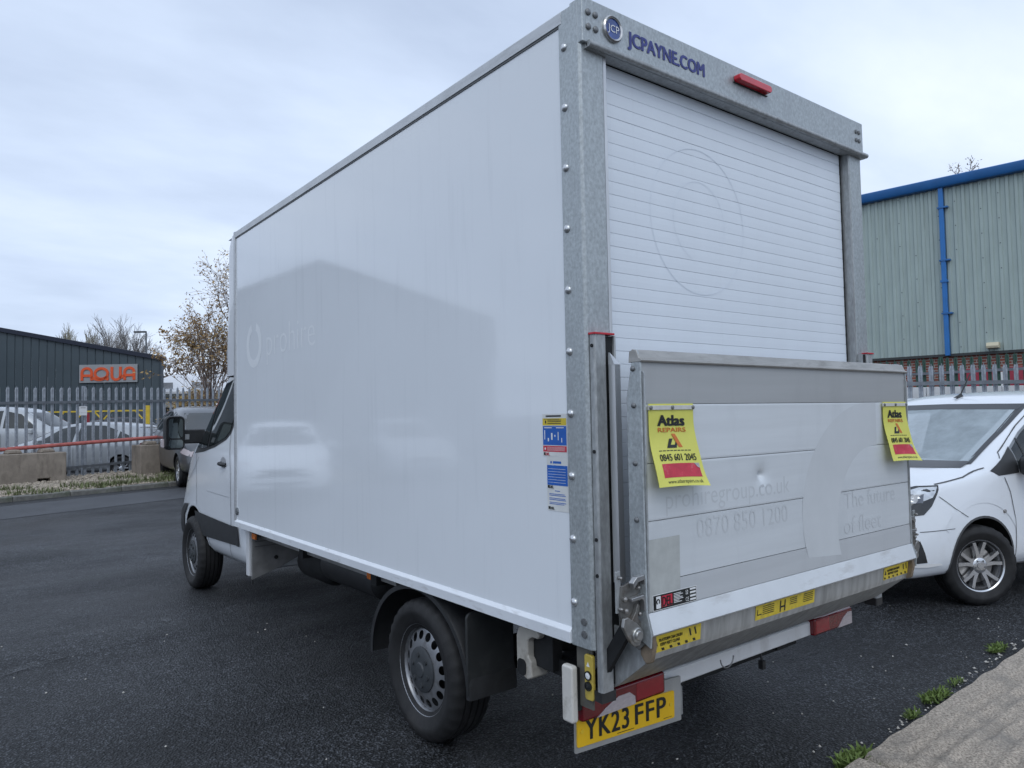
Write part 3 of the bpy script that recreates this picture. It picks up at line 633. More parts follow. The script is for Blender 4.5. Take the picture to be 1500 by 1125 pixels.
# --- tail lift platform, folded upright
PY = -.212; XL, XR = .058, 2.052
pf = P('tail_lift_platform', B(XL+.005, XR-.005, PY+.046, PY+.052, .86, 1.80), alu, label='folded tail lift platform of pale aluminium planks')
zs = [1.640, 1.431, 1.229, 1.0155, .915]
tops = [1.788]+[z-.0022 for z in zs[:-1]]
cols = [(.41, .42, .425), (.67, .70, .725), (.655, .685, .71), (.64, .67, .695), (.54, .56, .58)]
g = random.Random(4)
dent = Vector((.764, 1.346))
for i, (z1, z0) in enumerate(zip(tops, zs)):
    nx, nz_ = (90, 12) if i == 2 or i == 1 else (60, 2)
    def pl(u, v, z0=z0, z1=z1):
        x = XL+(XR-XL)*u; z = z0+(z1-z0)*v; d = math.hypot((x-dent.x)/1.1, z-dent.y)
        y = PY+.020*math.exp(-(d/.014)**2)+.010*math.exp(-(d/.04)**2)
        return (x, y+(.0012 if v in (0, 1) else 0), z)
    mb = MB().grid(pl, nx if i not in (1, 2) else 300, nz_ if i not in (1, 2) else 44)
    a = MB().box(XL, XR, PY+.0415, PY+.045, z0, z1); mb.add(a.v, a.f)
    obj('plank', mb, plankm(i, cols[i]), pf, label=['darker dull top plank', None, 'plank with a small dent', None, 'darker lowest plank'][i])
obj('top_edge', MB().prism([(PY-.010, 1.7875), (PY-.0125, 1.793), (PY-.010, 1.799), (PY, 1.802), (PY+.012, 1.830), (PY+.03, 1.834), (PY+.045, 1.826), (PY+.05, 1.7875)], 'x', XL-.012, XR+.012), M('edge_alu', (.40, .39, .37), .42, .6, (20, .15), stretch=(.2, 1, 1), wear=(12, .5, .75, (.27, .26, .24), (.6, 1, 2))), pf, bev=.002)
obj('lower_edge', MB().prism([(PY-.001, .913), (PY-.020, .850), (PY-.022, .843), (PY-.012, .835), (PY+.05, .838), (PY+.05, .913)], 'x', XL+.004, XR+.004), M('edge_white', (.66, .69, .72), .38, .1, (5, .05), wear=(9, .55, .8, (.46, .46, .46), (.5, 1, 2))), pf, bev=.002)
for x0, sg in ((XL, -1), (XR, 1)):
    ck = obj('side_cheek', MB().prism([(PY-.004, 1.79), (PY+.012, 1.832), (PY+.028, 1.832), (PY+.064, 1.665), (PY+.068, .84), (PY-.018, .80), (PY-.022, .85), (PY-.004, .915)], 'x', min(x0+sg*.002, x0+sg*.010), max(x0+sg*.002, x0+sg*.010)), galv, pf, bev=.0015)
    P('cheek_edge', MB().prism([(PY-.006, 1.755), (PY-.012, 1.745), (PY-.006, .92), (PY, .92), (PY, 1.755)], 'x', min(x0+sg*.001, x0-sg*.006), max(x0+sg*.001, x0-sg*.006)), galv_d, parent=pf)
    for z in (1.765, 1.635, 1.432, 1.235, 1.03):
        obj('bolt', MB().lathe([(.010, 0), (.010, sg*.004), (.006, sg*.008), (.001, sg*.009)], (x0+sg*.010, PY+.03, z), 'x', 10), boltd, pf)
    # locking claw below the corner
    obj('claw', MB().prism([(PY-.012, .85), (PY+.04, .85), (PY+.045, .765), (PY+.02, .735), (PY-.004, .745), (PY-.018, .80)], 'x', min(x0-sg*.004, x0-sg*.026), max(x0-sg*.004, x0-sg*.026)), rustb, pf, bev=.005)
# residue and print
obj('sticker_residue', MB().add([(.066, PY-.0016, .918), (.232, PY-.0016, .918), (.236, PY-.0016, 1.165), (.066, PY-.0016, 1.165)], [(0, 1, 2, 3)]), M('residue', (.47, .485, .47), .5, .1, (18, .09)), pf, smooth=0, nrm=False)
FR = REAR(PY-.0005)
text('prohiregroup.co.uk', .168, 1.262, .072, FR, ghost, pf, width=.79, bold=-.004)
text('0870 850 1200', .338, 1.140, .076, FR, ghost, pf, width=.60, bold=-.004)
text('The future', 1.405, 1.150, .078, FR, ghost, pf, width=.49, bold=-.004)
text('of fleet', 1.395, 1.035, .078, FR, ghost, pf, width=.35, bold=-.004)
# crescent left by a large emblem
mb = MB(); n_ = 40; c0 = Vector((1.68, 1.14)); o_ = 0
for i in range(n_+1):
    a = R(85)+R(115)*i/n_; po = c0+Vector((.63*math.cos(a), .50*math.sin(a))); pi_ = Vector((1.70, 1.07))+Vector((.36*math.cos(a), .36*math.sin(a)))
    for q in (po, pi_): mb.v.append(FR(min(max(q.x, XL), XR-.01), min(max(q.y, .93), 1.636)))
for i in range(n_): mb.face((2*i, 2*i+2, 2*i+3, 2*i+1))
for p in mb.v: p.y = PY-.0003
obj('emblem_shade', mb, M('emblem_shade', (.615, .64, .66), .42, .1, (4, .04)), pf, smooth=0, nrm=False)
# --- warning flags riveted along their top edge
def flag(label, x0, seed, wx, sc_=1.):
    yb = PY-.006; z1 = 1.640; Hh = .290; Wd = wx; g = random.Random(seed)
    def fp_(u, v):                                    # u 0..1 across, v 0..1 downwards
        curl = .004+.048*max(0, v-.15)**2.0/.72+.018*u*v*v+.004*math.sin(v*9+u*2+seed)*v
        return Vector((x0+Wd*u+.012*v*v*(u-.2)-.002*v, yb-curl, z1-Hh*v-.010*v*u+.004*math.sin(u*3)*v))
    t = thing('warning_flag', label, 'flag', (x0+Wd/2, yb, z1), 0, 'warning flags on the tail lift platform')
    mb = MB().grid(fp_, 16, 30); mb.grid(lambda u, v: fp_(u, v)+Vector((0, .0012, 0)), 16, 30)
    sh_ = obj('sheet', mb, yel_flag, t, smooth=60, nrm=False)
    n0 = lambda u, v: (fp_(u+.01, v)-fp_(u, v)).cross(fp_(u, v-.01)-fp_(u, v)).normalized()
    F = lambda d: (lambda a, b: (lambda u, v: fp_(u, v)+n0(u, v)*d)(a/Wd, min(.999, 1-b/Hh)))      # a, b in metres from the lower left corner
    k = Wd/.245
    def tx(s_, a, b, h, m, w, bold, d=.0012): text(s_, a*k, b, h, F(d), m, sh_, width=w*k, bold=bold)
    obj('clamp_bar', MB().box(x0-.004, x0+Wd+.004, yb-.009, yb-.003, z1-.022, z1-.006), M('clamp_pale', (.62, .61, .58), .5, .1, (12, .15)), t, bev=.001)
    for q in (.03, .5, .97): obj('rivet', MB().lathe([(.0075, 0), (.0075, -.003), (.004, -.006), (.001, -.006)], (x0+Wd*q, yb-.009, z1-.014), 'y', 10), boltd, t)
    tx('Atlas', .046, .212, .037, ink, .142, .08)
    tx('REPAIRS', .045, .189, .0155, ink_o, .148, .03)
    def par(pts, m, d=.0014, nm='emblem'):
        mb = MB(); ff = F(d); mb.add([ff(a*k, b) for a, b in pts], [tuple(range(len(pts)))]); obj(nm, mb, m, sh_, smooth=0, nrm=False)
    par([(.112, .182), (.132, .182), (.160, .134), (.140, .134)], ink_o)
    par([(.098, .165), (.116, .165), (.101, .143), (.122, .143), (.127, .152), (.136, .152), (.128, .132), (.079, .132)], ink)
    mb = MB(); ff = F(.0012)
    for i in range(9): quad(mb, ff, (.036+i*.0185)*k, (.036+i*.0185+.0145)*k, .1215, .1245)
    obj('fine_print', mb, ink, sh_, smooth=0, nrm=False, kind='stuff')
    tx('0845 601 2045', .032, .088, .0235, ink, .185, .013)
    mb = MB(); ff = F(.0010); mb.grid(lambda u, v: ff((.034+.190*u)*k, .030+.048*v), 10, 6); obj('red_band', mb, ink_r, sh_, smooth=0, nrm=False)
    par([(.196, .078), (.224, .078), (.224, .060), (.212, .064)], M('peel_grey', (.45, .43, .42), .5, 0, (60, .3)), .0022, 'peeled_corner')
    tx('www.atlasrepairs.co.uk', .046, .010, .0125, ink, .172, 0)
    return t
flag('yellow warning flag on the left end of the tail lift platform, near the lift column', .078, 1, .245)
flag('yellow warning flag on the right end of the tail lift platform, beside the parked van', 1.788, 2, .245)
# --- maker's plate
def rear_quad(nm, mat, rects, par, y, off=0.):
    mb = MB()
    for u0, u1, v0, v1 in rects: quad(mb, REAR(y), u0, u1, v0, v1)
    return obj(nm, mb, mat, par, smooth=0, nrm=False)
rear_quad('maker_plate', ink_w, [(.082, .322, .9165, .972)], pf, PY-.0026); 
rear_quad('print', ink, [(.085, .319, .919, .9695)], pf, PY-.0030)
rear_quad('print', ink_r, [(.128, .185, .925, .964)], pf, PY-.0034)
text('DEL', .131, .927, .034, REAR(PY-.0040), ink, pf, width=.051, bold=.02)
mb = MB(); quad(mb, REAR(PY-.0034), .092, .123, .923, .965); obj('print', mb, ink_w, pf, smooth=0, nrm=False)
mb = MB(); ring2d(mb, REAR(PY-.0040), .109, .947, .005, .010, R(-60), R(250), n=16); quad(mb, REAR(PY-.004), .090, .099, .923, .965); obj('print', mb, ink, pf, smooth=0, nrm=False)
rear_quad('print', ink_w, [(.193, .193+w, .960-k*.0052, .9625-k*.0052) for k, w in enumerate((.04, .05, .035, .048, .052, .03, .044))]+[(.283, .316, .9605-k*.0125, .9675-k*.0125) for k in range(4)], pf, PY-.0034)
text('CE', .258, .924, .014, REAR(PY-.0034), ink_w, pf, width=.018); text('UK', .258, .948, .007, REAR(PY-.0034), ink_w, pf, width=.014, bold=.02); text('CA', .258, .957, .007, REAR(PY-.0034), ink_w, pf, width=.014, bold=.02)

# --- sloping bottom flap
def fl(u, v):
    x = .085+(1.945)*u
    pts = [(-.205, .838), (-.197, .765), (-.190, .742), (-.03, .612), (.02, .585)]
    t = v*(len(pts)-1); i = min(int(t), len(pts)-2); t -= i
    y = pts[i][0]*(1-t)+pts[i+1][0]*t; z = pts[i][1]*(1-t)+pts[i+1][1]*t
    return (x, y, z)
mb = MB().grid(fl, 40, 12); mb.grid(lambda u, v: tuple(Vector(fl(u, v))+Vector((0, .008, .006))), 40, 2)
fp = P('bottom_flap', mb, flapm, label='streaked galvanised flap sloping under the platform', smooth=25)
for x in (.085, 2.03):
    obj('flap_side', MB().prism([(-.205, .838), (-.197, .765), (-.190, .742), (-.03, .612), (.02, .585), (.02, .83)], 'x', x-.003, x+.003), galv_d, fp)
def flq(u0, u1, v0, v1, d=.0015):     # quad on the upper, almost upright band
    y = lambda z: -.205+(.838-z)/(.838-.765)*.008-d
    return [(u0, y(v0), v0), (u1, y(v0), v0), (u1, y(v1), v1), (u0, y(v1), v1)]
def flprint(mat, quads, d, nm='print'):
    mb = MB()
    for q in quads: mb.add(flq(*q, d), [(0, 1, 2, 3)])
    return obj(nm, mb, mat, fp, smooth=0, nrm=False)
for q_ in ((.088, .355, .766, .826), (.70, 1.14, .768, .826), (1.77, 2.025, .766, .826)): flprint(yel_stk, [q_], .0015, 'warning_sticker')
FW = lambda u, v: Vector((u, -.205+(.838-v)/(.838-.765)*.008-.0025, v))
for x in (.088, 1.77):
    obj('print', MB().add([FW(x+.008, .790), FW(x+.028, .790), FW(x+.018, .812)], [(0, 1, 2)]), ink, fp, smooth=0, nrm=False)
    text('PLATFORM CAN CRUSH', x+.034, .803, .011, FW, ink, fp, width=.125, bold=.02); text('KEEP FEET CLEAR', x+.042, .787, .011, FW, ink, fp, width=.105, bold=.02)
    mb = MB()
    for k in range(6): mb.add([FW(x+.01+.043*k, .769), FW(x+.024+.043*k, .769), FW(x+.018+.043*k, .779), FW(x+.004+.043*k, .779)], [(0, 1, 2, 3)])
    for k in range(2): mb.add([FW(x+.205+.03*k, .792), FW(x+.213+.03*k, .792), FW(x+.203+.03*k, .820), FW(x+.195+.03*k, .820)], [(0, 1, 2, 3)])
    obj('print', mb, ink, fp, smooth=0, nrm=False)
flprint(ink, [(.712, .716, .79, .81), (.712, .742, .786, .790)]+[(.75, .83, .816-k*.008, .819-k*.008) for k in range(5)]+[(.872, .880, .774, .82), (.905, .913, .774, .82), (.88, .905, .79, .797)]+[(.945, 1.0, .816-k*.008, .819-k*.008) for k in range(4)]+[(1.05, 1.125, .816-k*.008, .819-k*.008) for k in range(5)], .0025)
mb = MB().tube([Vector((.72+.0+.045*math.cos(a), -.045, .585+.045*math.sin(a))) for a in [R(-175+k*17) for k in range(11)]], .003, 6)
P('pull_ring', mb, boltd)

# --- latch assembly at the lower left corner (mirrored on the right)
for x0, sg in ((0, 1), (BW, -1)):
    X = lambda a: x0+sg*a
    pr = lambda poly, a, b: MB().prism([(X(u), v) for u, v in poly], 'y', a, b)
    la = P('latch_plate', pr([(-.048, 1.02), (-.030, 1.02), (.028, 1.035), (.048, 1.015), (.046, .985), (.020, .975), (.046, .955), (.046, .925), (.030, .905), (.052, .88), (.046, .81), (.005, .825), (-.045, .885), (-.055, .93)], -.190, -.180), rust, bev=.002)
    obj('latch_hook', pr([(-.012, 1.028), (.010, 1.047), (.046, 1.050), (.058, 1.038), (.058, 1.012), (.048, 1.012), (.046, 1.032), (.014, 1.028), (-.004, 1.008)], -.212, -.19), M('latch_bright', (.45, .45, .45), .3, .8, (25, .2)), la, bev=.003)
    obj('latch_hook', pr([(-.018, .978), (.042, .982), (.056, .970), (.056, .925), (.044, .925), (.042, .958), (.036, .968), (-.018, .966)], -.212, -.19), M('latch_bright', (.45, .45, .45), .3, .8), la, bev=.003)
    obj('trigger', pr([(-.02, .895), (.006, .93), (.016, .955), (.026, .945), (.016, .918), (.022, .89), (.004, .88)], -.206, -.19), rust, la, bev=.002)
    obj('strap', B(min(X(-.066), X(-.044)), max(X(-.066), X(-.044)), -.185, -.178, .93, 1.07), galv_d, la, bev=.0015)
    arm = obj('pivot_arm', pr([(-.050, .915), (-.034, .918), (.010, .890), (.032, .868), (.036, .835), (.022, .812), (-.004, .812), (-.022, .828), (-.058, .885)], -.207, -.192), M('latch_arm', (.33, .325, .315), .36, .75, (20, .25), wear=(14, .52, .7, (.16, .13, .10))), la, bev=.004)
    for u, v, r in ((.008, .850, .026), (.008, .850, .017)): obj('pivot_pin', MB().lathe([(r, 0), (r, -.006-.006*(r < .02)), (r-.003, -.009-.006*(r < .02)), (.001, -.009-.006*(r < .02))], (X(u), -.205, v), 'y', 24), M('pin', (.40, .40, .39), .3, .8, (18, .2)), la)
    for u, v, r in ((-.040, .892, .009), (-.034, .975, .009), (-.055, 1.05, .006), (-.055, .945, .006), (.036, .915, .008), (.033, 1.005, .007), (-.03, .935, .009)):
        obj('bolt', MB().lathe([(r, 0), (r, -.010), (r*.6, -.014), (.001, -.015)], (X(u), -.188, v), 'y', 10), M('latch_bolt', (.30, .29, .28), .4, .7, (40, .3)), la)
    obj('guard', MB().prism([(-.19, 1.0), (-.13, 1.0), (-.13, .80), (-.17, .78), (-.215, .82), (-.215, .87)], 'x', min(X(.053), X(.0565)), max(X(.053), X(.0565))), rust, la, bev=.002)
    P('lift_link', MB().obox((X(.03), -.17, .90), (X(.05), .05, .60), .02, .05), under)

# --- bumper, lamps, number plate under the floor
P('bumper_bar', MB().prism([(.15, .440), (.142, .446), (.142, .508), (.15, .514), (.20, .514), (.20, .440)], 'x', .06, 2.05), bumpw, bev=.002)
for x_ in (.55, 1.45): P('bumper_bracket', B(x_, x_+.09, .19, .5, .40, .55), under)
def tail_lamp(x0, x1, flip):
    sg = -1 if flip else 1; xa = x1 if flip else x0            # xa: outer end
    X = lambda a: xa+sg*a; wd = abs(x1-x0)
    tl = P('tail_light', B(min(X(-.002), X(wd*.99)), max(X(-.002), X(wd*.99)), (.115), .175, .441, .530), redlens, bev=.012, label='left tail light, red with clear curved corner' if not flip else 'right tail light, red with clear curved corner')
    poly = [(.075, .4435), (.12, .470), (.19, .496), (.255, .497), (.285, .475), (.288, .4435)] if not flip else [(.010, .444), (.010, .508), (.05, .511), (.10, .490), (.14, .458), (.155, .444)]
    obj('lens', MB().prism([(X(u), v) for u, v in poly], 'y', .112, .12), whitelens, tl, bev=.002)
    obj('lens', B(min(X(wd*.62), X(wd*.96)), max(X(wd*.62), X(wd*.96)), .1135, .12, .452, .520), redlens_b, tl, bev=.003)
    obj('lamp_housing', B(min(X(.01), X(wd+.075)), max(X(.01), X(wd+.075)), 0.165, .24, .445, .525), blackp, tl, bev=.006)
tail_lamp(.045, .522, False); tail_lamp(1.672, 2.056, True)
# plate: slightly tilted
pu = Vector((math.cos(-.0158)*math.cos(-.0718), math.cos(-.0158)*math.sin(-.0718), math.sin(-.0158))); pv = Vector((.0158, 0, 1)).normalized(); p0 = Vector((.0442, .150, .3382)); pn = pu.cross(pv)
PLT = lambda d: (lambda u, v: p0+pu*u+pv*v+pn*d)
def pslab(u0, u1, v0, v1, d0, d1, r=.008):
    poly = rrect(u0, u1, v0, v1, r); n = len(poly); mb = MB()
    return mb.add([PLT(d0)(*q) for q in poly]+[PLT(d1)(*q) for q in poly], [tuple(range(n)), tuple(range(n, 2*n))]+[(i, (i+1) % n, n+(i+1) % n, n+i) for i in range(n)])
P('plate_holder', pslab(-.006, .565, -.022, .16, -.012, -.004, .004), M('holder_grey', (.33, .33, .32), .5, .2, (6, .15)), label='grey number plate holder')
npl = P('number_plate', pslab(0, .52, 0, .111, -.004, .001), yel_plate, label='yellow rear number plate with black characters')
text('YK23', .040, .021, .079, PLT(.0022), ink, npl, width=.222, bold=.026, spacing=1.12)
text('FFP', .298, .021, .079, PLT(.0022), ink, npl, width=.170, bold=.026, spacing=1.12)
for u in (.022, .498): obj('screw', MB().cyl(PLT(.001)(u, .058), PLT(.004)(u, .058), .008, 12), M('screw_yellow', (.75, .50, .03), .4), npl)
mb = MB(); quad(mb, PLT(.002), .20, .29, .008, .0105); quad(mb, PLT(.002), .455, .505, .008, .010); obj('print', mb, ink, npl, smooth=0, nrm=False)
P('cable', MB().tube([(.62, .2, .42), (.7, .25, .36), (.9, .3, .385), (1.15, .3, .42), (1.35, .28, .47)], .012, 8).tube([(1.32, .22, .50), (1.33, .21, .42), (1.335, .2, .36)], .006, 6).tube([(1.28, .22, .46), (1.36, .18, .47), (1.40, .25, .45)], .007, 6).box(1.32, 1.345, .19, .215, .335, .375), blackp)
P('underrun_bar', B(.3, 1.8, .30, .36, .34, .42), under)
P('hanger', MB().box(.655, .675, .16, .18, .30, .42), galv_d)
# marker lamp, control box and its bracket at the lower left corner
P('marker_lamp', MB().prism(rrect(.092, .152, .462, .672, .012), 'x', -.028, .004), beige2, bev=.009, label='dirty white upright marker at the rear left corner')
P('marker_stem', B(.004, .03, .10, .15, .50, .66), under, bev=.004)
P('control_bracket', B(.020, .028, .03, .115, .52, .745), M('bracket_dull', (.13, .125, .11), .6, .2, (12, .2)), bev=.002)
cb = P('control_box', MB().prism(rrect(.014, .058, .560, .725, .010), 'x', .004, .0195), M('control_yellow', (.50, .38, .07), .45, 0, (10, .12), wear=(14, .54, .75, (.25, .19, .06))), bev=.004, label='small yellow tail lift control box with two buttons')
for z, m_b in ((.650, ink_w), (.612, ink)):
    obj('button_ring', MB().lathe([(.017, 0), (.017, -.006), (.013, -.006)], (.004, .036, z), 'x', 18), ink, cb); obj('button', MB().lathe([(.012, 0), (.012, -.005), (.001, -.007)], (.004, .036, z), 'x', 18), m_b, cb)
obj('arrow_print', MB().add([(.0035, .046, .682), (.0035, .028, .682), (.0035, .037, .70)], [(0, 1, 2)]), ink_w, cb, smooth=0, nrm=False)
# beige hydraulic cover that hangs below the side rail
P('hose_cover', MB().prism([(.50, .545), (.50, .69), (.485, .725), (.45, .745), (.38, .742), (.345, .72), (.36, .70), (.395, .70), (.425, .68), (.425, .62), (.405, .60), (.400, .535), (.43, .52)], 'x', .03, .12), beige, bev=.008, label='beige moulded plastic cover under the body')
P('cover_slot', MB().prism(rrect(.435, .49, .535, .60, .02), 'x', .027, .032), under)
P('cover_void', B(.06, .11, .30, .42, .58, .72), under)

# --- chassis
for x in (.62, 1.49): P('chassis_rail', B(x-.035, x+.035, .25, 5.2, .52, .68), under, bev=.005)
for y_ in (.35, 1.9, 3.0): P('cross_member', B(.1, 2.0, y_, y_+.07, .64, .73), under)
for x0, x1 in ((.13, .165), (BW-.165, BW-.13)): P('side_runner', B(x0, x1, 1.72, 4.08, .665, ZB+.008), M('runner_grey', (.27, .27, .265), .5, .4, (7, .2)), bev=.002)
P('rear_axle', MB().tube([(.3, 1.276, .345), (1.8, 1.276, .345)], .06, 12).ball((1.053, 1.276, .36), .15, 8), under)
P('air_tank', MB().lathe([(.001, -.45), (.09, -.44), (.13, -.40), (.13, .40), (.09, .44), (.001, .45)], (.42, 2.75, .55), 'y', 24), M('tank_black', (.022, .023, .025), .45, .1, (10, .2)))
P('fuel_tank', MB().lathe([(.001, -.28), (.10, -.27), (.14, -.22), (.14, .22), (.10, .27), (.001, .28)], (.46, 3.45, .50), 'y', 20), under)
P('exhaust', MB().tube([(1.3, 3.2, .42), (1.3, 1.9, .42), (1.25, 1.5, .5)], .05, 10), under)
P('leaf_spring', MB().tube([(.5, .55, .5), (.5, .9, .36), (.5, 1.28, .29), (.5, 1.7, .36), (.5, 2.1, .5)], .035, 6), under)
for y, z, x in ((2.008, .678, .115), (3.89, .693, .05)):
    ml = P('side_marker', MB().prism(rrect(y-.045, y+.045, z-.022, z+.022, .008), 'x', x, x+.014), amber, bev=.003); obj('marker_base', B(x+.011, x+.018, y-.06, y-.045, z-.024, z+.024), blackp, ml)
# front wall of the recess behind the cab
P('step_panel', MB().prism([(.06, .345), (.06, .742), (.62, .742), (.62, .56), (.30, .42)], 'y', 3.95, 3.975), M('step_grey', (.20, .20, .20), .55, .2, (9, .2)), bev=.002)
for z_ in (.60, .64, .68): P('step_rib', B(.08, .60, 3.944, 3.952, z_, z_+.006), M('step_dark', (.10, .10, .10), .6))
P('step_plug', MB().cyl((.25, 3.948, .50), (.25, 3.94, .50), .016, 10), under)
# rear wheels, mudguards and flaps
steel_wheel(T, (.118, 1.276, .345), -1); steel_wheel(T, (BW-.118, 1.276, .345), 1)
for x0, x1 in ((-.0, .27), (BW-.27, BW)):
    c = (1.276, .345)
    def mg(u, v, x0=x0, x1=x1):
        a = R(-8+u*196); r = .435+.02*math.sin(a)+.02*(u > .97); rr = r-(.035 if v in (0, 1) else 0)
        return (x0+(x1-x0)*v, c[0]-rr*math.cos(a)*1.0, c[1]+rr*math.sin(a)*.92)
    mb = MB()
    segs = 30; prof = [(0, .025), (0, 0), (.05, -.004), (.95, -.004), (1, 0), (1, .025)]; o_ = len(mb.v)
    for i in range(segs+1):
        a = R(-2+i/segs*186)
        for v, d in prof:
            r = .452-d; mb.v.append(Vector((x0+(x1-x0)*v, c[0]-r*math.cos(a)*(1.03 if a < PI/2 else 1.12), c[1]+r*math.sin(a)*.93)))
    for i in range(segs):
        for j in range(5): mb.face((o_+i*6+j, o_+i*6+j+1, o_+(i+1)*6+j+1, o_+(i+1)*6+j))
    P('mudguard', mb, blackp, smooth=50)
    fb = MB().prism(rrect(x0-.005, x1-.01, .335, .72, .03), 'y', .815, .832)
    P('mud_flap', fb, M('flap_black', (.020, .022, .023), .6, 0, (9, .2), wear=(8, .55, .8, (.045, .045, .045))), bev=.004)
steel_wheel(T, (.118, 5.608, .345), -1); steel_wheel(T, (BW-.118, 5.608, .345), 1)

# ================================================================== lofted vehicle bodies
def sec(x, zb, w, zm, yb, zbelt, yt, zt, crown=.02):
    return (x, [(0, zb), (w*.80, zb), (w*.985, zb+.03), (w, zm), (yb+.012, zbelt-.05), (yb, zbelt), (yt+(yb-yt)*.12, zt-(zt-zbelt)*.14), (yt*.86, zt), (yt*.45, zt+crown*.8), (0, zt+crown)])
class Body:
    def __init__(s, stations, parent, mat, tf=None, cuts=(), name='body', sub=2, label=None):
        s.tf = tf or (lambda p: Vector(p)); s.parent = parent
        mb = MB(); rings = []
        for x, pr in stations:
            full = pr + [(-y, z) for y, z in pr[-2:0:-1]]; o_ = len(mb.v); mb.v += [Vector((x, y, z)) for y, z in full]; rings.append((o_, len(full)))
        for (a, n), (b, _) in zip(rings[:-1], rings[1:]):
            for i in range(n): mb.face((a+i, a+(i+1) % n, b+(i+1) % n, b+i))
        a, n = rings[0]; mb.face([a+i for i in range(n)][::-1]); a, n = rings[-1]; mb.face([a+i for i in range(n)])
        me = bpy.data.meshes.new('b'); me.from_pydata(mb.v, [], mb.f); me.materials.append(mat); me.materials.append(under)
        bm = bmesh.new(); bm.from_mesh(me); bmesh.ops.recalc_face_normals(bm, faces=bm.faces); bm.to_mesh(me); bm.free()
        o = bpy.data.objects.new('b', me); COL.objects.link(o); md = o.modifiers.new('s', 'SUBSURF'); md.levels = sub; md.render_levels = sub
        dg = bpy.context.evaluated_depsgraph_get(); m1 = bpy.data.meshes.new_from_object(o.evaluated_get(dg))
        s.bvh = BVHTree.FromPolygons([v.co.copy() for v in m1.vertices], [tuple(p.vertices) for p in m1.polygons])
        o.modifiers.clear(); o.data = m1; tmp = []
        for c in cuts:
            cm = bpy.data.meshes.new('c'); cm.from_pydata(c.v, [], c.f); cm.materials.append(under)
            bm = bmesh.new(); bm.from_mesh(cm); bmesh.ops.recalc_face_normals(bm, faces=bm.faces); bm.to_mesh(cm); bm.free()
            co = bpy.data.objects.new('c', cm); COL.objects.link(co); tmp.append(co)
            bo = o.modifiers.new('bool', 'BOOLEAN'); bo.operation = 'DIFFERENCE'; bo.object = co; bo.solver = 'EXACT'; bo.material_mode = 'TRANSFER'
        if cuts:
            dg = bpy.context.evaluated_depsgraph_get(); m1 = bpy.data.meshes.new_from_object(o.evaluated_get(dg))
        bpy.data.objects.remove(o)
        for t in tmp: bpy.data.objects.remove(t)
        mm = MB(); mm.add([s.tf(v.co) for v in m1.vertices], [tuple(p.vertices) for p in m1.polygons]); mm.mi = [p.material_index for p in m1.polygons]
        mats = [m for m in m1.materials]
        s.o = obj(name, mm, mats if mats else [mat], parent, smooth=38, label=label)
    def ray(s, u, v, pl, off):
        if pl == 'L': o_, d = Vector((u, 4, v)), Vector((0, -1, 0))
        elif pl == 'R': o_, d = Vector((u, -4, v)), Vector((0, 1, 0))
        elif pl == 'F': o_, d = Vector((9, u, v)), Vector((-1, 0, 0))
        elif pl == 'B': o_, d = Vector((-9, u, v)), Vector((1, 0, 0))
        else: o_, d = Vector((u, v, 9)), Vector((0, 0, -1))
        h = s.bvh.ray_cast(o_, d)
        if h[0] is None: return None
        n = h[1] if h[1].dot(d) < 0 else -h[1]
        return h[0]+n*off
    def decal(s, name, poly, pl, mat, off=.004, res=.07, parent=None, label=None, thick=0.):
        pts = [Vector(p) for p in poly]; P2 = []
        for a, b in zip(pts, pts[1:]+pts[:1]):
            k = max(1, int((b-a).length/res))
            P2 += [a+(b-a)*i/k for i in range(k)]
        nb = len(P2); ed = [(i, (i+1) % nb) for i in range(nb)]
        x0, x1 = min(p.x for p in P2), max(p.x for p in P2); y0, y1 = min(p.y for p in P2), max(p.y for p in P2)
        P3 = list(P2)
        for i in range(1, int((x1-x0)/res)+1):
            for j in range(1, int((y1-y0)/res)+1): P3.append(Vector((x0+i*res-.01, y0+j*res-.01)))
        V, E_, F, *_ = delaunay_2d_cdt(P3, ed, [], 1, 1e-5)
        out_ = [s.ray(v.x, v.y, pl, off) for v in V]; mb = MB()
        mb.v = [s.tf(p) if p is not None else Vector((0, 0, 0)) for p in out_]
        for f in F:
            if all(out_[i] is not None for i in f): mb.face(f)
        used = sorted({i for f in mb.f for i in f})
        if not used: return None
        mp_ = {i: k for k, i in enumerate(used)}; m2 = MB(); m2.v = [mb.v[i] for i in used]
        for f in mb.f: m2.face([mp_[i] for i in f])
        return obj(name, m2, mat, parent or s.parent, smooth=60, label=label)
    def seam(s, pts, pl, w=.0045, mat=None, off=.0045, n=26, name='panel_gap', mb=None, build=True):
        P = []
        for a, b in zip(pts[:-1], pts[1:]):
            for k in range(n): P.append(Vector(a).lerp(Vector(b), k/n))
        P.append(Vector(pts[-1])); mb = mb or MB(); o_ = len(mb.v); L = []
        for i, p in enumerate(P):
            d = (P[min(i+1, len(P)-1)]-P[max(i-1, 0)]).normalized(); nn = Vector((-d.y, d.x))*w/2
            a, b = s.ray(*(p+nn), pl, off), s.ray(*(p-nn), pl, off); L.append((a, b))
        for (a, b), (c, d) in zip(L[:-1], L[1:]):
            if None in (a, b, c, d): continue
            mb.add([s.tf(q) for q in (a, b, d, c)], [(0, 1, 2, 3)])
        if build and not mb.f: return None
        if build: return obj(name, mb, mat or gapm, s.parent, smooth=60)
        return mb
gapm = M('panel_gap_dark', (.07, .072, .076), .7)

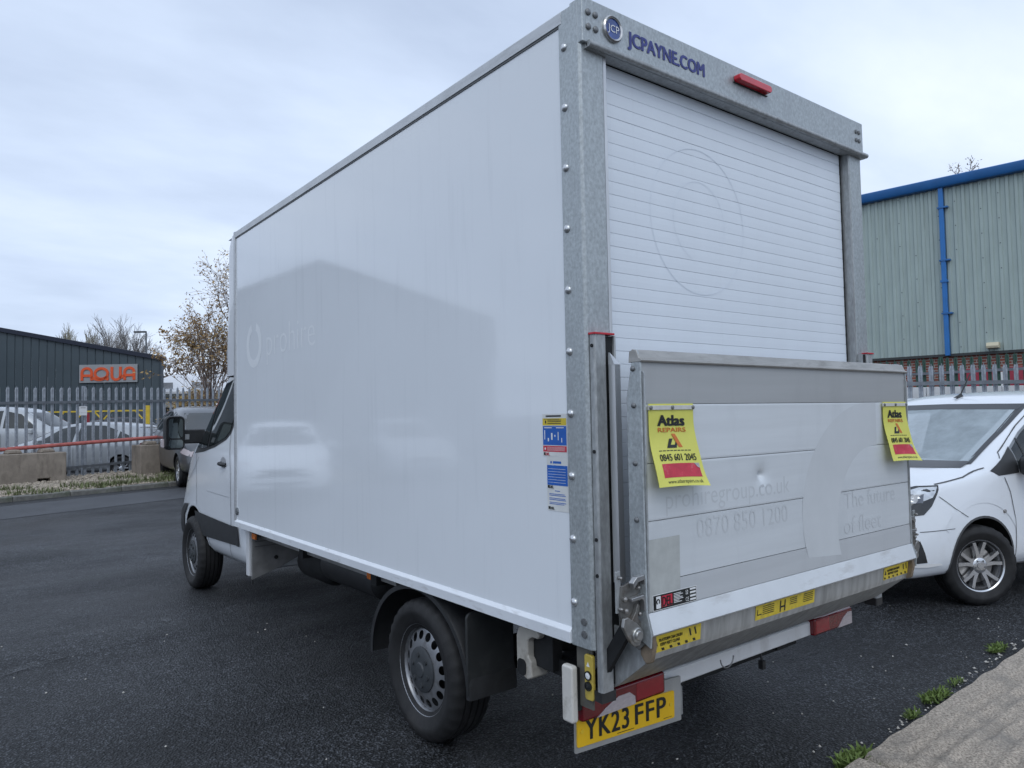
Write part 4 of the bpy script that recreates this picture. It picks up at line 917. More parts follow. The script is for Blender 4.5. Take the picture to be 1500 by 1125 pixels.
# ------------------------------------------------------------------ truck cab
ctf = lambda p: Vector((BW/2-p[1], 5.608+p[0], p[2]))
st_ = [sec(-1.60, .37, .985, .75, .985, 1.42, .88, 2.36), sec(-1.45, .36, 1.0, .75, 1.0, 1.42, .885, 2.42), sec(-1.05, .355, 1.005, .75, 1.003, 1.42, .885, 2.38), sec(-.80, .355, 1.01, .75, 1.006, 1.42, .88, 2.26),
       sec(-.50, .355, 1.012, .75, 1.008, 1.41, .875, 2.02), sec(-.15, .355, 1.014, .75, 1.006, 1.38, .885, 1.69), sec(.08, .36, 1.014, .75, 1.0, 1.32, .90, 1.47, .015), sec(.28, .37, 1.01, .74, .975, 1.22, .86, 1.32, .02),
       sec(.55, .36, .995, .70, .925, 1.07, .76, 1.18, .03), sec(.80, .34, .955, .62, .85, .93, .64, 1.03, .03), sec(.95, .34, .85, .55, .71, .76, .5, .85, .03), sec(1.0, .36, .70, .50, .58, .62, .4, .68, .03)]
wcut = lambda x, y0, y1, r, z: MB().cyl((x, y0, z), (x, y1, z), r, 40)
cabB = Body(st_, T, vanw, ctf, [wcut(0, .70, 1.3, .425, .365), wcut(0, -1.3, -.70, .425, .365)], name='cab', label='white van cab')
frame_poly = [(-1.50, 1.86), (-1.16, 2.07), (-.88, 2.075), (-.56, 1.935), (-.335, 1.69), (-.20, 1.49), (-.03, 1.30), (-.37, 1.325), (-.74, 1.38), (-1.015, 1.445), (-1.13, 1.50), (-1.2, 1.6), (-1.5, 1.6)]
cabB.decal('window_frame', frame_poly, 'L', blackp, .003)
cabB.decal('cab_window', [(-1.14, 2.03), (-.90, 2.04), (-.69, 1.95), (-.575, 1.84), (-.53, 1.375), (-.74, 1.405), (-1.0, 1.465), (-1.11, 1.52), (-1.16, 1.62)], 'L', glassd, .008)
cabB.decal('quarter_window', [(-.52, 1.86), (-.36, 1.68), (-.235, 1.485), (-.13, 1.36), (-.40, 1.36), (-.48, 1.37)], 'L', glassd, .008)
cabB.decal('windscreen', [(-.80, 2.1), (-.80, 2.1)] if False else [(-.74, 1.36), (.74, 1.36), (.70, 1.95), (.55, 2.10), (-.55, 2.10), (-.70, 1.95)], 'F', glassd, .005)
cabB.decal('side_moulding', [(-.06, .752), (-1.22, .722), (-1.33, .735), (-1.345, .565), (-1.20, .565), (-.215, .535), (-.12, .62)], 'L', M('moulding_black', (.030, .032, .035), .5, 0, (18, .2)), .012)
cabB.decal('side_moulding', [(.20, .80), (.43, .78), (.56, .70), (.70, .70), (.95, .70), (.95, .42), (.5, .42), (.44, .55), (.40, .68)], 'L', blackp, .01)
arc = [(.445*math.cos(R(a)), .365+.445*math.sin(R(a))) for a in range(60, 177, 9)]
cabB.seam(arc, 'L', .03, vanw, .006, n=2, name='arch_lip')
cabB.decal('headlight', [(.62, .88), (.95, .80), (.95, .98), (.70, 1.05)], 'L', whitelens, .006)
cabB.seam([(-.10, 1.30), (-.11, 1.05), (-.10, .80)], 'L', .007); cabB.seam([(-1.13, 1.50), (-1.16, 1.2), (-1.15, .75), (-1.05, .45), (-1.05, .37)], 'L', .007)
cabB.seam([(-.25, .52), (-.55, .405), (-1.58, .40)], 'L', .006); cabB.seam([(-1.10, .955), (-.45, .965)], 'L', .005, railg, .002)
cabB.seam([(-.20, 1.27), (-.03, 1.15), (.25, 1.02), (.6, .98)], 'L', .005)
hb = P('door_handle', MB().prism(rrect(-1.04, -.90, -.02, .02, .018), 'z', 0, .001) if False else MB().tube([ctf((-1.04, 1.012, 1.228)), ctf((-.99, 1.04, 1.232)), ctf((-.93, 1.04, 1.236)), ctf((-.90, 1.012, 1.238))], .017, 10), blackp)
cabB.decal('handle_recess', [(-.96+.075*math.cos(R(a)), 1.245+.05*math.sin(R(a))) for a in range(0, 360, 24)], 'L', M('recess_grey', (.32, .33, .35), .5), .002, res=.05)
0 and P('sill_step', MB().prism([(.05, .345), (.05, .40), (.09, .42), (.5, .42), (.5, .345)], 'y', 4.07, 5.2), vanw, bev=.01)
P('cab_rear_trim', MB().prism([(.046, .365), (.046, .742), (.075, .742), (.075, .365)], 'y', 3.99, 4.06), M('trim_white', (.60, .61, .63), .35, 0, (5, .05)), bev=.008)
P('mud_trim', MB().cyl((.075, 4.0, .36), (.075, 4.0, .30), .010, 8), blackp)
# mirror
mr = P('mirror', MB().prism(rrect(-.265, -.085, 1.345, 1.665, .045), 'y', 5.40, 5.52), blackp, bev=.03, label='tall black door mirror')
obj('mirror_glass', MB().prism(rrect(-.235, -.112, 1.455, 1.640, .03), 'y', 5.392, 5.398), glassc, mr); obj('mirror_glass', MB().prism(rrect(-.235, -.112, 1.365, 1.440, .02), 'y', 5.392, 5.398), glassc, mr, label='small wide-angle mirror glass')
obj('mirror_rim', MB().prism(rrect(-.255, -.095, 1.352, 1.655, .04), 'y', 5.397, 5.401), blackg, mr)
P('mirror_arm', MB().prism([(5.42, 1.40), (5.42, 1.535), (5.50, 1.535), (5.50, 1.40)], 'x', -.10, .10), blackp, bev=.015)
obj('reflector', B(-.088, -.05, 5.412, 5.42, 1.44, 1.49), M('reflector_grey', (.35, .36, .37), .3, .4), mr)
obj('indicator', MB().prism(rrect(-.285, -.262, 1.37, 1.45, .01), 'y', 5.44, 5.50), whitelens, mr, bev=.004)

# ================================================================== white panel van on the right (shell cut open for glass)
va = thing('panel_van', 'white panel van parked to the right of the truck, front wheel turned', 'van', (4.98, 1.32, 0), R(167), local=True)
VW = .92
vst = [sec(-3.55, .36, .80, .65, .82, 1.02, .62, 1.56), sec(-3.42, .30, .90, .62, .905, 1.06, .70, 1.70), sec(-3.0, .26, .918, .6, .915, 1.08, .72, 1.735), sec(-2.0, .25, .922, .6, .918, 1.09, .73, 1.75), sec(-1.4, .25, .924, .6, .92, 1.09, .73, 1.735),
       sec(-1.12, .25, .925, .6, .92, 1.10, .75, 1.69), sec(-.92, .25, .926, .6, .918, 1.11, .765, 1.60), sec(-.70, .25, .926, .6, .917, 1.12, .785, 1.47), sec(-.42, .25, .926, .6, .917, 1.135, .84, 1.315), sec(-.20, .25, .925, .6, .912, 1.105, .85, 1.19, .02),
       sec(-.05, .25, .924, .6, .885, 1.055, .73, 1.115, .025), sec(.22, .25, .918, .6, .865, 1.02, .70, 1.09, .03), sec(.45, .25, .905, .58, .84, .98, .66, 1.05, .03), sec(.66, .24, .875, .55, .79, .91, .58, .98, .03), sec(.82, .24, .79, .50, .69, .77, .48, .87, .03), sec(.89, .26, .64, .46, .56, .60, .38, .70, .03)]
cav = MB().prism([(-.34, .98), (-.18, 1.12), (-.08, 1.165), (-.90, 1.645), (-1.02, 1.625), (-1.9, 1.64), (-1.95, .60), (-1.2, .60), (-.7, .85)], 'y', -.66, .66)
# narrow the windscreen opening towards its top
for p in cav.v:
    if p.x > -1.03 and p.z > 1.6: p.y *= .93
sidecut = MB().prism([(-.49, 1.10), (-.49, 1.245), (-.70, 1.365), (-.95, 1.485), (-1.1, 1.535), (-1.75, 1.56), (-1.80, 1.51), (-1.80, 1.10)], 'y', -1.2, 1.2)
vb = Body(vst, va, vanw, None, [wcut(0, .60, 1.3, .385, .33), wcut(0, -1.3, -.60, .385, .33), wcut(-2.785, .66, 1.3, .37, .33), wcut(-2.785, -1.3, -.66, .37, .33), cav, sidecut], label='white van body')
tl_ = vb.decal('windscreen', [(-.74, 1.135), (.74, 1.135), (.71, 1.38), (.665, 1.60), (-.665, 1.60), (-.71, 1.38)], 'F', None or M('screen_glass', (.55, .60, .62), .04, 0, (5, .1), spec=.8, trans=.0), .003)
# the windscreen: thin misted pane (transparent mixed with a grey bloom and a gloss)
def pane(name, alpha, col, rough=.03):
    m = bpy.data.materials.new(name); m.use_nodes = True; t = m.node_tree; b = t.nodes['Principled BSDF']; b.inputs['Base Color'].default_value = (*col, 1); b.inputs['Roughness'].default_value = rough; b.inputs['Specular IOR Level'].default_value = .9
    n = t.nodes.new('ShaderNodeTexNoise'); n.inputs['Scale'].default_value = 5; n.inputs['Detail'].default_value = 9; n.inputs['Roughness'].default_value = .65
    tcn = t.nodes.new('ShaderNodeTexCoord'); t.links.new(tcn.outputs['Object'], n.inputs['Vector'])
    r = t.nodes.new('ShaderNodeMapRange'); r.inputs[1].default_value = .3; r.inputs[2].default_value = .7; r.inputs[3].default_value = alpha*.8; r.inputs[4].default_value = min(1, alpha*1.2); t.links.new(n.outputs[0], r.inputs[0]); t.links.new(r.outputs[0], b.inputs['Alpha'])
    return m
tl_.data.materials[0] = pane('glass_screen', .66, (.42, .49, .52), .05)
side_g = pane('glass_side', .55, (.03, .04, .045), .03)
for pl in 'LR':
    w_ = vb.decal('door_window', [(-.475, 1.08), (-.475, 1.26), (-.69, 1.38), (-.94, 1.50), (-1.1, 1.55), (-1.77, 1.575), (-1.82, 1.52), (-1.82, 1.08)], pl, side_g, .003)
    vb.decal('mirror_corner', [(-.14, 1.075), (-.30, 1.16), (-.47, 1.265), (-.475, 1.05), (-.22, 1.035)], pl, M('corner_black', (.03, .031, .033), .5), .005)
    vb.seam([(-.60, 1.08), (-.605, 1.2), (-.61, 1.33)], pl, .02, blackp, .006, n=4, name='window_bar')
vb.seam([(-.75, 1.125), (0, 1.12), (.75, 1.125)], 'F', .05, M('screen_border', (.045, .048, .052), .35), .004, name='screen_border')
for s_ in (-1, 1): vb.seam([(s_*.75, 1.125), (s_*.72, 1.38), (s_*.675, 1.61)], 'F', .045, M('screen_border', (.045, .048, .052), .35), .004, name='screen_border')
vb.seam([(-.675, 1.60), (0, 1.61), (.675, 1.60)], 'F', .05, M('screen_border', (.045, .048, .052), .35), .004, name='screen_border')
# steering wheel, dash, seats
stw = MB(); c_ = Vector((-.70, -.36, 1.06)); 
stw.tube([c_+Vector((.07*math.sin(a)*-.5, .185*math.cos(a), .17*math.sin(a))) for a in [2*PI*i/24 for i in range(25)]], .014, 8); stw.box(-.71, -.68, -.42, -.30, 1.02, 1.09); obj('steering_wheel', stw, blackp, va)
obj('dashboard', MB().prism([(-.28, 1.02), (-.36, 1.055), (-.62, 1.05), (-.70, .92), (-.6, .78), (-.3, .78)], 'y', -.655, .655), M('dash_grey', (.06, .063, .068), .6, 0, (9, .15)), va, bev=.01)
for y_ in (-.36, .36):
    obj('seat', MB().prism([(-1.15, .85), (-1.65, .80), (-1.80, 1.38), (-1.70, 1.42), (-1.55, .95), (-1.15, .98)], 'y', y_-.23, y_+.23), M('seat_grey', (.05, .052, .057), .8), va, bev=.04)
    obj('head_rest', MB().box(-1.86, -1.74, y_-.13, y_+.13, 1.40, 1.56), M('seat_grey', (.05, .052, .057), .8), va, bev=.04)
for pl, s_ in (('L', 1), ('R', -1)):
    vb.decal('headlight', [(.40, .985), (.54, .978), (.66, .945), (.74, .90), (.75, .82), (.69, .755), (.60, .765), (.52, .83), (.45, .92)], pl, M('lamp_black', (.018, .02, .022), .15, 0, (9, .2), coat=.5), .004, res=.04)
    vb.decal('headlight_lens', [(.425, .972), (.54, .966), (.65, .932), (.715, .90), (.715, .865), (.61, .86), (.50, .895)], pl, M('lamp_chrome', (.62, .65, .68), .12, .5, (14, .25), coat=.8), .007, res=.04)
    vb.decal('headlight_lens', [(.56, .92), (.66, .905), (.70, .88), (.69, .85), (.59, .855)], pl, M('lamp_inner', (.16, .17, .19), .1, .6, (10, .3)), .009, res=.04)
    vb.decal('fog_recess', [(.67, .57), (.71, .53), (.77, .47), (.78, .40), (.71, .395), (.62, .40), (.64, .47)], pl, blackp, .005, res=.05)
    vb.decal('fog_trim', [(.48, .375), (.62, .365), (.76, .37), (.76, .395), (.60, .395), (.50, .39)], pl, M('trim_pale', (.80, .80, .80), .3), .012, res=.05)
    arc = [(.385*math.cos(R(a)), .33+.385*math.sin(R(a))) for a in range(-12, 193, 8)]
    vb.seam(arc, pl, .018, gapm, .0025, n=2, name='arch_edge')
    vb.seam([(.66, .635), (.50, .64), (.33, .645)], pl, .005); vb.seam([(.44, .90), (.30, .80), (.17, .725)], pl, .005)
    vb.seam([(.42, .99), (.13, 1.035), (-.02, 1.075), (-.12, 1.10)], pl, .006); vb.seam([(-.282, 1.02), (-.346, .897), (-.40, .667), (-.41, .40), (-.407, .283)], pl, .007)
    vb.seam([(-.30, 1.17), (-.33, 1.22), (-.48, 1.30), (-.72, 1.43), (-.95, 1.545), (-1.2, 1.60), (-1.6, 1.62)], pl, .006); vb.seam([(-1.88, 1.60), (-1.9, 1.1), (-1.88, .3)], pl, .007)
    vb.seam([(-.42, .285), (-1.4, .29), (-2.4, .29)], pl, .03, M('sill_bright', (.70, .71, .72), .25, .2), .006, name='sill_strip')
    ind = vb.ray(-.262, .745, pl, .0); obj('side_repeater', MB().cyl(ind, ind+Vector((0, s_*.012, 0)), .018, 12, .013), M('repeater', (.35, .34, .33), .2, .3), va)
    obj('door_mirror', MB().prism(rrect(-.60, -.42, 1.03, 1.19, .05), 'y', min(s_*.95, s_*1.12), max(s_*.95, s_*1.12)), blackp, va, bev=.03)
    obj('door_handle', MB().tube([(-1.55, s_*.92, .98), (-1.58, s_*.965, .985), (-1.70, s_*.965, .99), (-1.73, s_*.92, .99)], .014, 8), vanw, va)
    # swage over the wheel
    vb.seam([(.50*math.cos(R(a)), .33+.52*math.sin(R(a))) for a in range(35, 150, 8)], pl, .045, vanw, .0035, n=3, name='wheel_swage')
vb.decal('grille', [(-.42, .62), (.42, .62), (.46, .76), (-.46, .76)], 'F', blackp, .005); vb.decal('grille', [(-.5, .30), (.5, .30), (.45, .42), (-.45, .42)], 'F', blackp, .005)
ant = vb.ray(-1.12, 0, 'T', 0)
obj('aerial', MB().add([ant+Vector((.06, -.012, 0)), ant+Vector((-.07, -.02, 0)), ant+Vector((-.07, .02, 0)), ant+Vector((.06, .012, 0)), ant+Vector((-.05, 0, .05))], [(0, 1, 4), (1, 2, 4), (2, 3, 4), (3, 0, 4)]).tube([ant+Vector((-.045, 0, .04)), ant+Vector((-.20, 0, .24))], .007, 6), blackp, va)
vwl = alloy_wheel(va, (0, .815, .322), 'y', 1, .322, .205, .205); 
# turn the near front wheel: rotate about its own centre
for w_ in [vwl]: w_.rotation_euler = (0, 0, R(-19))
for c_, s_ in (((0, -.815, .322), -1), ((-2.785, .815, .322), 1), ((-2.785, -.815, .322), -1)): alloy_wheel(va, c_, 'y', s_, .322, .205, .205, simple=True)

# ================================================================== background cars
def car(label, loc, rz, paint, style='hatch', group='cars parked behind the fence', L=4.3, H=1.46, wid=.88, wr=.315):
    t = thing('parked_car', label, 'car', loc, R(rz), group, local=True)
    k = L/4.3; h = H/1.46
    if style == 'hatch':
        s_ = [sec(-3.38, .42, .70, .62, .70, .86, .52, 1.0), sec(-3.28, .30, .84, .6, .82, .92, .60, 1.12), sec(-2.95, .24, .87, .58, .86, .95, .60, 1.32), sec(-2.3, .22, .88, .56, .87, .95, .62, 1.43), sec(-1.5, .21, .88, .56, .87, .94, .62, 1.455), sec(-1.0, .21, .88, .56, .865, .93, .60, 1.40),
              sec(-.5, .21, .88, .56, .855, .92, .60, 1.18), sec(-.12, .21, .88, .56, .845, .90, .64, .985), sec(.2, .21, .875, .54, .83, .86, .62, .92, .03), sec(.55, .22, .84, .50, .77, .76, .56, .82, .03), sec(.80, .22, .74, .45, .66, .62, .48, .68, .03), sec(.88, .25, .6, .42, .52, .52, .4, .56, .02)]
        win = [[(-.48, .955), (-1.0, 1.30), (-1.42, 1.365), (-1.40, .965)], [(-1.48, .965), (-1.50, 1.375), (-2.1, 1.36), (-2.45, 1.24), (-2.42, .985)], [(-2.50, .99), (-2.52, 1.215), (-2.92, 1.04), (-2.86, 1.0)]]
        front = [(-.64, 1.0), (.64, 1.0), (.56, 1.34), (-.56, 1.34)]
    else:
        s_ = [sec(-3.45, .45, .74, .70, .76, 1.0, .58, 1.25), sec(-3.36, .32, .86, .68, .86, 1.04, .64, 1.44), sec(-3.0, .28, .89, .66, .89, 1.05, .67, 1.54), sec(-2.2, .26, .90, .64, .895, 1.04, .68, 1.59), sec(-1.4, .26, .90, .64, .895, 1.03, .67, 1.58), sec(-.95, .26, .90, .64, .89, 1.02, .65, 1.50),
              sec(-.5, .26, .90, .64, .88, 1.0, .65, 1.26), sec(-.15, .26, .90, .64, .87, .98, .68, 1.07), sec(.2, .26, .895, .62, .86, .94, .66, 1.0, .03), sec(.55, .27, .87, .58, .81, .86, .60, .92, .03), sec(.80, .27, .78, .52, .70, .72, .52, .80, .03), sec(.88, .3, .64, .48, .56, .6, .42, .66, .02)]
        win = [[(-.48, 1.05), (-1.0, 1.40), (-1.42, 1.48), (-1.40, 1.07)], [(-1.48, 1.07), (-1.50, 1.49), (-2.35, 1.48), (-2.42, 1.10)], [(-2.50, 1.10), (-2.45, 1.46), (-3.0, 1.40), (-3.15, 1.18), (-3.1, 1.12)]]
        front = [(-.68, 1.09), (.68, 1.09), (.60, 1.44), (-.60, 1.44)]
    s_ = [(x*k, [(y*wid/.88, z*h) for y, z in p]) for x, p in s_]
    wb = -2.62*k
    b = Body(s_, t, paint, None, [wcut(0, .55, 1.3, wr+.045, wr), wcut(0, -1.3, -.55, wr+.045, wr), wcut(wb, .58, 1.3, wr+.045, wr), wcut(wb, -1.3, -.58, wr+.045, wr)])
    for pl in 'LR':
        for w_ in win: b.decal('side_window', [(x*k, z*h) for x, z in w_], pl, glassd, .005, res=.12)
        b.seam([(-1.44*k, .93*h), (-1.44*k, .35*h)], pl, .008, n=4); b.seam([(-.42*k, .92*h), (-.38*k, .35*h)], pl, .008, n=4)
        b.seam([(-.35*k, .27*h), (-2.2*k, .27*h)], pl, .10, blackp, .004, n=4, name='sill_strip')
        b.decal('headlight', [(.36*k, .68*h), (.78*k, .60*h), (.78*k, .70*h), (.52*k, .76*h)], pl, whitelens, .005, res=.1)
        b.decal('tail_light', [(-3.0*k, .80*h), (-3.42*k, .76*h), (-3.42*k, .95*h), (-3.1*k, .93*h)], pl, redlens, .006, res=.1)
    b.decal('windscreen', [(y, z*h) for y, z in front], 'F', glassd, .005, res=.15); b.decal('rear_window', [(-.55, 1.02*h), (.55, 1.02*h), (.5, 1.30*h), (-.5, 1.30*h)], 'B', glassd, .005, res=.15)
    b.decal('grille', [(-.50, .48*h), (.50, .48*h), (.42, .60*h), (-.42, .60*h)], 'F', blackp, .006, res=.12); b.decal('lower_grille', [(-.6, .26*h), (.6, .26*h), (.5, .38*h), (-.5, .38*h)], 'F', blackp, .006, res=.12)
    b.decal('number_plate', [(-.26, .66*h), (.26, .66*h), (.26, .77*h), (-.26, .77*h)], 'B', yel_plate, .008, res=.2)
    for s2 in (-1, 1):
        obj('door_mirror', MB().prism(rrect(-.66*k, -.52*k, .93*h, 1.04*h, .03), 'y', min(s2*.86*wid/.88, s2*1.02*wid/.88), max(s2*.86*wid/.88, s2*1.02*wid/.88)), paint, t, bev=.02)
        for x_ in (0, wb): alloy_wheel(t, (x_, s2*(wid-.11), wr), 'y', s2, wr, .20, wr*.64, simple=True)
    return t
silver = M('paint_silver', (.36, .38, .40), .28, .45, (2, .05), coat=.5); silver2 = M('paint_pale_silver', (.42, .44, .46), .25, .3, (2, .05), coat=.5)
greyp = M('paint_grey', (.10, .104, .112), .28, .5, (2, .08), coat=.6); darkp = M('paint_dark', (.03, .034, .042), .25, .3, (2, .08), coat=.6); redcar = M('paint_red', (.34, .02, .03), .25, 0, (2, .08), coat=.6)
# direction along the fence
FA = math.degrees(math.atan2(-.61, .79))
car('silver hatchback side-on behind the palisade fence, nearest of the cars there', (.05, 21.05, .149), FA+180-2, silver, 'hatch', L=4.45, H=1.5)
car('taller pale estate car behind the silver hatchback, roof rising above it', (1.2, 24.9, .149), FA+2, silver2, 'suv', L=4.6, H=1.86, wid=.92)
car('white car whose bonnet shows right of the silver hatchback behind the fence', (2.9, 22.2, .149), FA+170, vanw, 'hatch')
car('dark car far off beyond the right end of the fence', (6.3, 37.0, .149), FA+60, darkp, 'suv', H=1.6)
car('tall white car parked behind the dark one, far beyond the fence', (7.2, 41.5, .149), FA+200, vanw, 'suv', L=5, H=2.3, wid=1.0)
car('dark grey car half hidden behind the truck cab and mirror', (2.86, 14.55, .24), 266, greyp, 'suv', 'cars parked in the yard', H=1.58, wid=.90, wr=.335)
# a second white van beyond the panel van
v2 = thing('panel_van', 'second white van behind the near one, only its roof in view', 'van', (6.2, 3.75, 0), R(167), local=True)
Body(vst, v2, vanw, None, [wcut(0, .60, 1.3, .385, .33), wcut(0, -1.3, -.60, .385, .33), wcut(-2.785, .66, 1.3, .37, .33), wcut(-2.785, -1.3, -.66, .37, .33)]).decal('windscreen', [(-.70, 1.135), (.70, 1.135), (.63, 1.60), (-.63, 1.60)], 'F', glassd, .003)
for x_ in (0, -2.785):
    for s_ in (1, -1): alloy_wheel(v2, (x_, s_*.815, .322), 'y', s_, .322, .205, .205, simple=True)
# cars on the near side of the yard: mirrored in the truck's glossy side
car('white saloon at the left of the yard, mirrored in the truck side', (-3.05, 11.4, .15), 290, vanw, 'hatch', 'cars parked in the yard', L=4.6, H=1.44)
car('second white car at the left of the yard, mirrored in the truck side', (-6.6, 12.6, .15), 285, silver2, 'hatch', 'cars parked in the yard')

# ================================================================== concrete blocks and the red pole
blkm = M('block_concrete', (.265, .225, .185), .9, 0, (3, .2), (40, .5, .01), wear=(5, .50, .72, (.15, .125, .10), (1.2, 1.2, .35)))
def block(label, x, y, rz, L, Wd, H, z, nubs, chip=0):
    t = thing('concrete_block', label, 'block', (x, y, z), R(rz), 'concrete blocks on the verge', local=True)
    poly = [(0, .09), (.22, .09), (.22, .0), (L-.55, 0), (L-.55, .09), (L-.32, .09), (L-.32, 0), (L, 0), (L, H-chip), (L-.04, H), (0, H)] if nubs > 1 else [(0, 0), (L-.2, 0), (L-.2, .08), (L, .08), (L, H-.22), (L-.16, H-.16), (L-.2, H), (0, H)]
    obj('block', MB().prism(poly, 'y', 0, Wd), blkm, t, bev=.025)
    for i in range(nubs):
        cx = L*(i+.5)/max(nubs, 1) if nubs > 1 else .30
        obj('lifting_nub', MB().prism([(cx-.15, H), (cx-.10, H+.085), (cx+.10, H+.085), (cx+.15, H)], 'y', Wd*.25, Wd*.75), blkm, t, bev=.03)
    return t
block('long concrete block on the verge at the left border', -1.62, 16.28, 12, 1.86, .62, .64, .36, 3)
block('short stained concrete block near the truck mirror, with a chipped top', 1.70, 16.88, 8, .80, .62, .70, .38, 1)
pole = MB().tube([(-3.2, 16.78, .98), (-1, 16.9, 1.09), (.6, 17.05, 1.175), (2.25, 17.25, 1.255)], .042, 10)
tag(obj('barrier_pole', pole, M('pole_red', (.40, .10, .085), .55, 0, (9, .2), wear=(12, .55, .8, (.25, .12, .09)))), 'faded red barrier pole lying across the concrete blocks', 'pole')

# ================================================================== palisade fences
def pale_mb(h, w=.072, d=.016):
    xs_ = [-w/2, -w/4, 0, w/4, w/2]; ys_ = [0, d, d*.25, d, 0]; mb = MB()
    rows = [(0, 1), (h-.16, 1), (h-.11, 1.12), (h-.07, .95)]
    for z, k in rows: mb.v += [Vector((x*k, -y, z)) for x, y in zip(xs_, ys_)]
    mb.v += [Vector((-w*.40, -.004, h-.035)), Vector((-w*.16, -d*.7, h-.045)), Vector((0, -.006, h)), Vector((w*.16, -d*.7, h-.045)), Vector((w*.40, -.004, h-.035))]
    for r in range(4):
        for c in range(4): mb.face((r*5+c, r*5+c+1, r*5+6+c, r*5+5+c))
    return mb
def palisade(label, A, Bp, zA, zB, h, pitch, mat, rail_hs, post_every=17, group='palisade fences', pw=.072, first=None, step=0):
    A, Bp = Vector(A), Vector(Bp); d = (Bp-A); Ln = d.length; d.normalize(); rz = math.atan2(d.y, d.x)
    t = thing('palisade_fence', label, 'fence', (A.x, A.y, zA), rz, group, local=True); n = int(Ln/pitch); sl = (zB-zA)/Ln
    base = None; g = random.Random(len(label))
    for k in range(n):
        x = k*pitch
        if k % post_every == (post_every//2 if first is None else first):
            obj('post', MB().box(x-.028, x+.028, .045, .115, -.1+sl*x, h*1.0+sl*x), mat, t)
            obj('post_face', MB().box(x-.034, x+.034, -.004, .004, sl*x, h-.02+sl*x), mat, t) if step else None
        if base is None:
            base = obj('pale', pale_mb(h-.04), mat, t, smooth=0, origin=(0, 0, 0)); o_ = base
        else: o_ = base.copy(); COL.objects.link(o_); o_.parent = t
        o_.location = (x, -.004+.004*(g.random()-.5), .04+sl*x+.012*(g.random()-.5)); o_.rotation_euler = (0, R(.5)*(g.random()-.5), R(5)*(g.random()-.5))
    for rh in rail_hs: obj('rail', MB().add([(x, y, z+sl*x) for x in (0, n*pitch) for y in (-.062, -.026) for z in (rh-.028, rh+.028)], [(0, 1, 3, 2), (4, 6, 7, 5), (0, 4, 5, 1), (2, 3, 7, 6), (0, 2, 6, 4), (1, 5, 7, 3)]), M('rail_dark', (.17, .185, .205), .5, .4, (8, .2)), t)
    return t
palg = M('pale_galv', (.30, .325, .36), .5, .45, (14, .25), rvar=.1, wear=(9, .52, .75, (.2, .21, .23), (1, 1, .3)))
palgr = M('pale_green', (.028, .075, .055), .45, 0, (10, .2))
palisade('galvanised palisade fence behind the concrete blocks', (-3.6, 15.715), (6.2, 19.98), .22, .46, 2.16, .186, palg, (1.79, .30), 26, pw=.08, first=25)
palisade('galvanised palisade fence right behind the white panel van', (6.2, 5.57), (13.4, .0), .0, .0, 2.27, .160, palg, (1.965, .45), 17)
palisade('green palisade fence in front of the pale green warehouse', (14.6, 14.6), (15.6, -3.5), .0, .0, 2.70, .155, palgr, (2.35, .5), 18)
fs = thing('fence_notice', 'small white notice fixed to the left palisade fence', 'notice', (.60, 17.50, 1.92), math.atan2(.435, 1), local=True)
obj('board', MB().box(-.09, .09, -.018, -.012, -.12, .09), ink_w, fs); obj('print', MB().box(-.06, .06, -.02, -.0185, .045, .07).box(-.06, .06, -.02, -.0185, -.06, -.055), M('ink_faint', (.4, .4, .4), .6), fs)
# white hoarding boards behind the right-hand fence
hoard = M('hoarding_white', (.62, .63, .64), .55, 0, (4, .06), wear=(9, .6, .85, (.45, .45, .45)))
t = thing('hoarding', 'white board hoarding standing behind the right-hand palisade fence', 'hoarding', (6.6, 6.1, 0), math.atan2(-.61, .79), local=True)
base = None
for k in range(8):
    o_ = obj('panel', MB().box(0, 1.19, 0, .04, .02, 1.93), hoard, t, bev=.003) if base is None else base.copy()
    if base is None: base = o_; ox = o_.location.copy()
    else: COL.objects.link(o_)
    o_.location = ox+Vector((k*1.2, 0, 0))

# ================================================================== green clad warehouse on the right
WX = 19.9
wa = thing('warehouse', 'pale green corrugated warehouse with blue gutter, brick base and blue downpipe', 'building', (WX+6, 0, 0))
cladm = M('cladding_green', (.37, .44, .415), .5, .1, (.8, .06), wear=(3.0, .56, .88, (.25, .30, .275), (1, 1.4, .16)))
z0, z1 = 3.02, 7.62
prof = []
for k in range(5):
    y = k*.2; prof += [(y, 0), (y+.075, 0), (y+.10, -.034), (y+.165, -.034), (y+.19, 0)]
prof.append((1.0, 0)); base = None
for k in range(36):
    y0 = -14+k*1.0
    if base is None:
        mb = MB(); 
        for y, dx in prof: mb.v += [Vector((WX+dx-.002*(y > .5), y0+y, z0)), Vector((WX+dx-.002*(y > .5), y0+y, z1))]
        for i in range(len(prof)-1): mb.face((2*i, 2*i+1, 2*i+3, 2*i+2))
        base = obj('cladding_sheet', mb, cladm, wa, smooth=0); bl = base.location.copy()
    else:
        o_ = base.copy(); COL.objects.link(o_); o_.location = bl+Vector((0, k*1.0, 0))
mb = MB(); g = random.Random(4)
for k in range(-2, 16):
    for j in range(14):
        if g.random() < .75: y = k+.13+.4*(j % 2); z = z0+.2+j*.33; mb.box(WX-.046, WX-.034, y-.012, y+.012, z-.012, z+.012)
obj('fixing_screws', mb, M('screw_dark', (.09, .10, .10), .5), wa, kind='stuff', smooth=0)
bluem = M('trim_blue', (.02, .13, .36), .4, 0, (3, .08)); blued = M('pipe_blue', (.015, .155, .45), .35, 0, (3, .08))
obj('gutter', MB().prism([(WX-.20, 7.60), (WX-.24, 7.66), (WX-.25, 7.84), (WX-.22, 7.86), (WX+.1, 7.92), (WX+.1, 7.60)], 'y', -15, 22.2), bluem, wa, bev=.01)
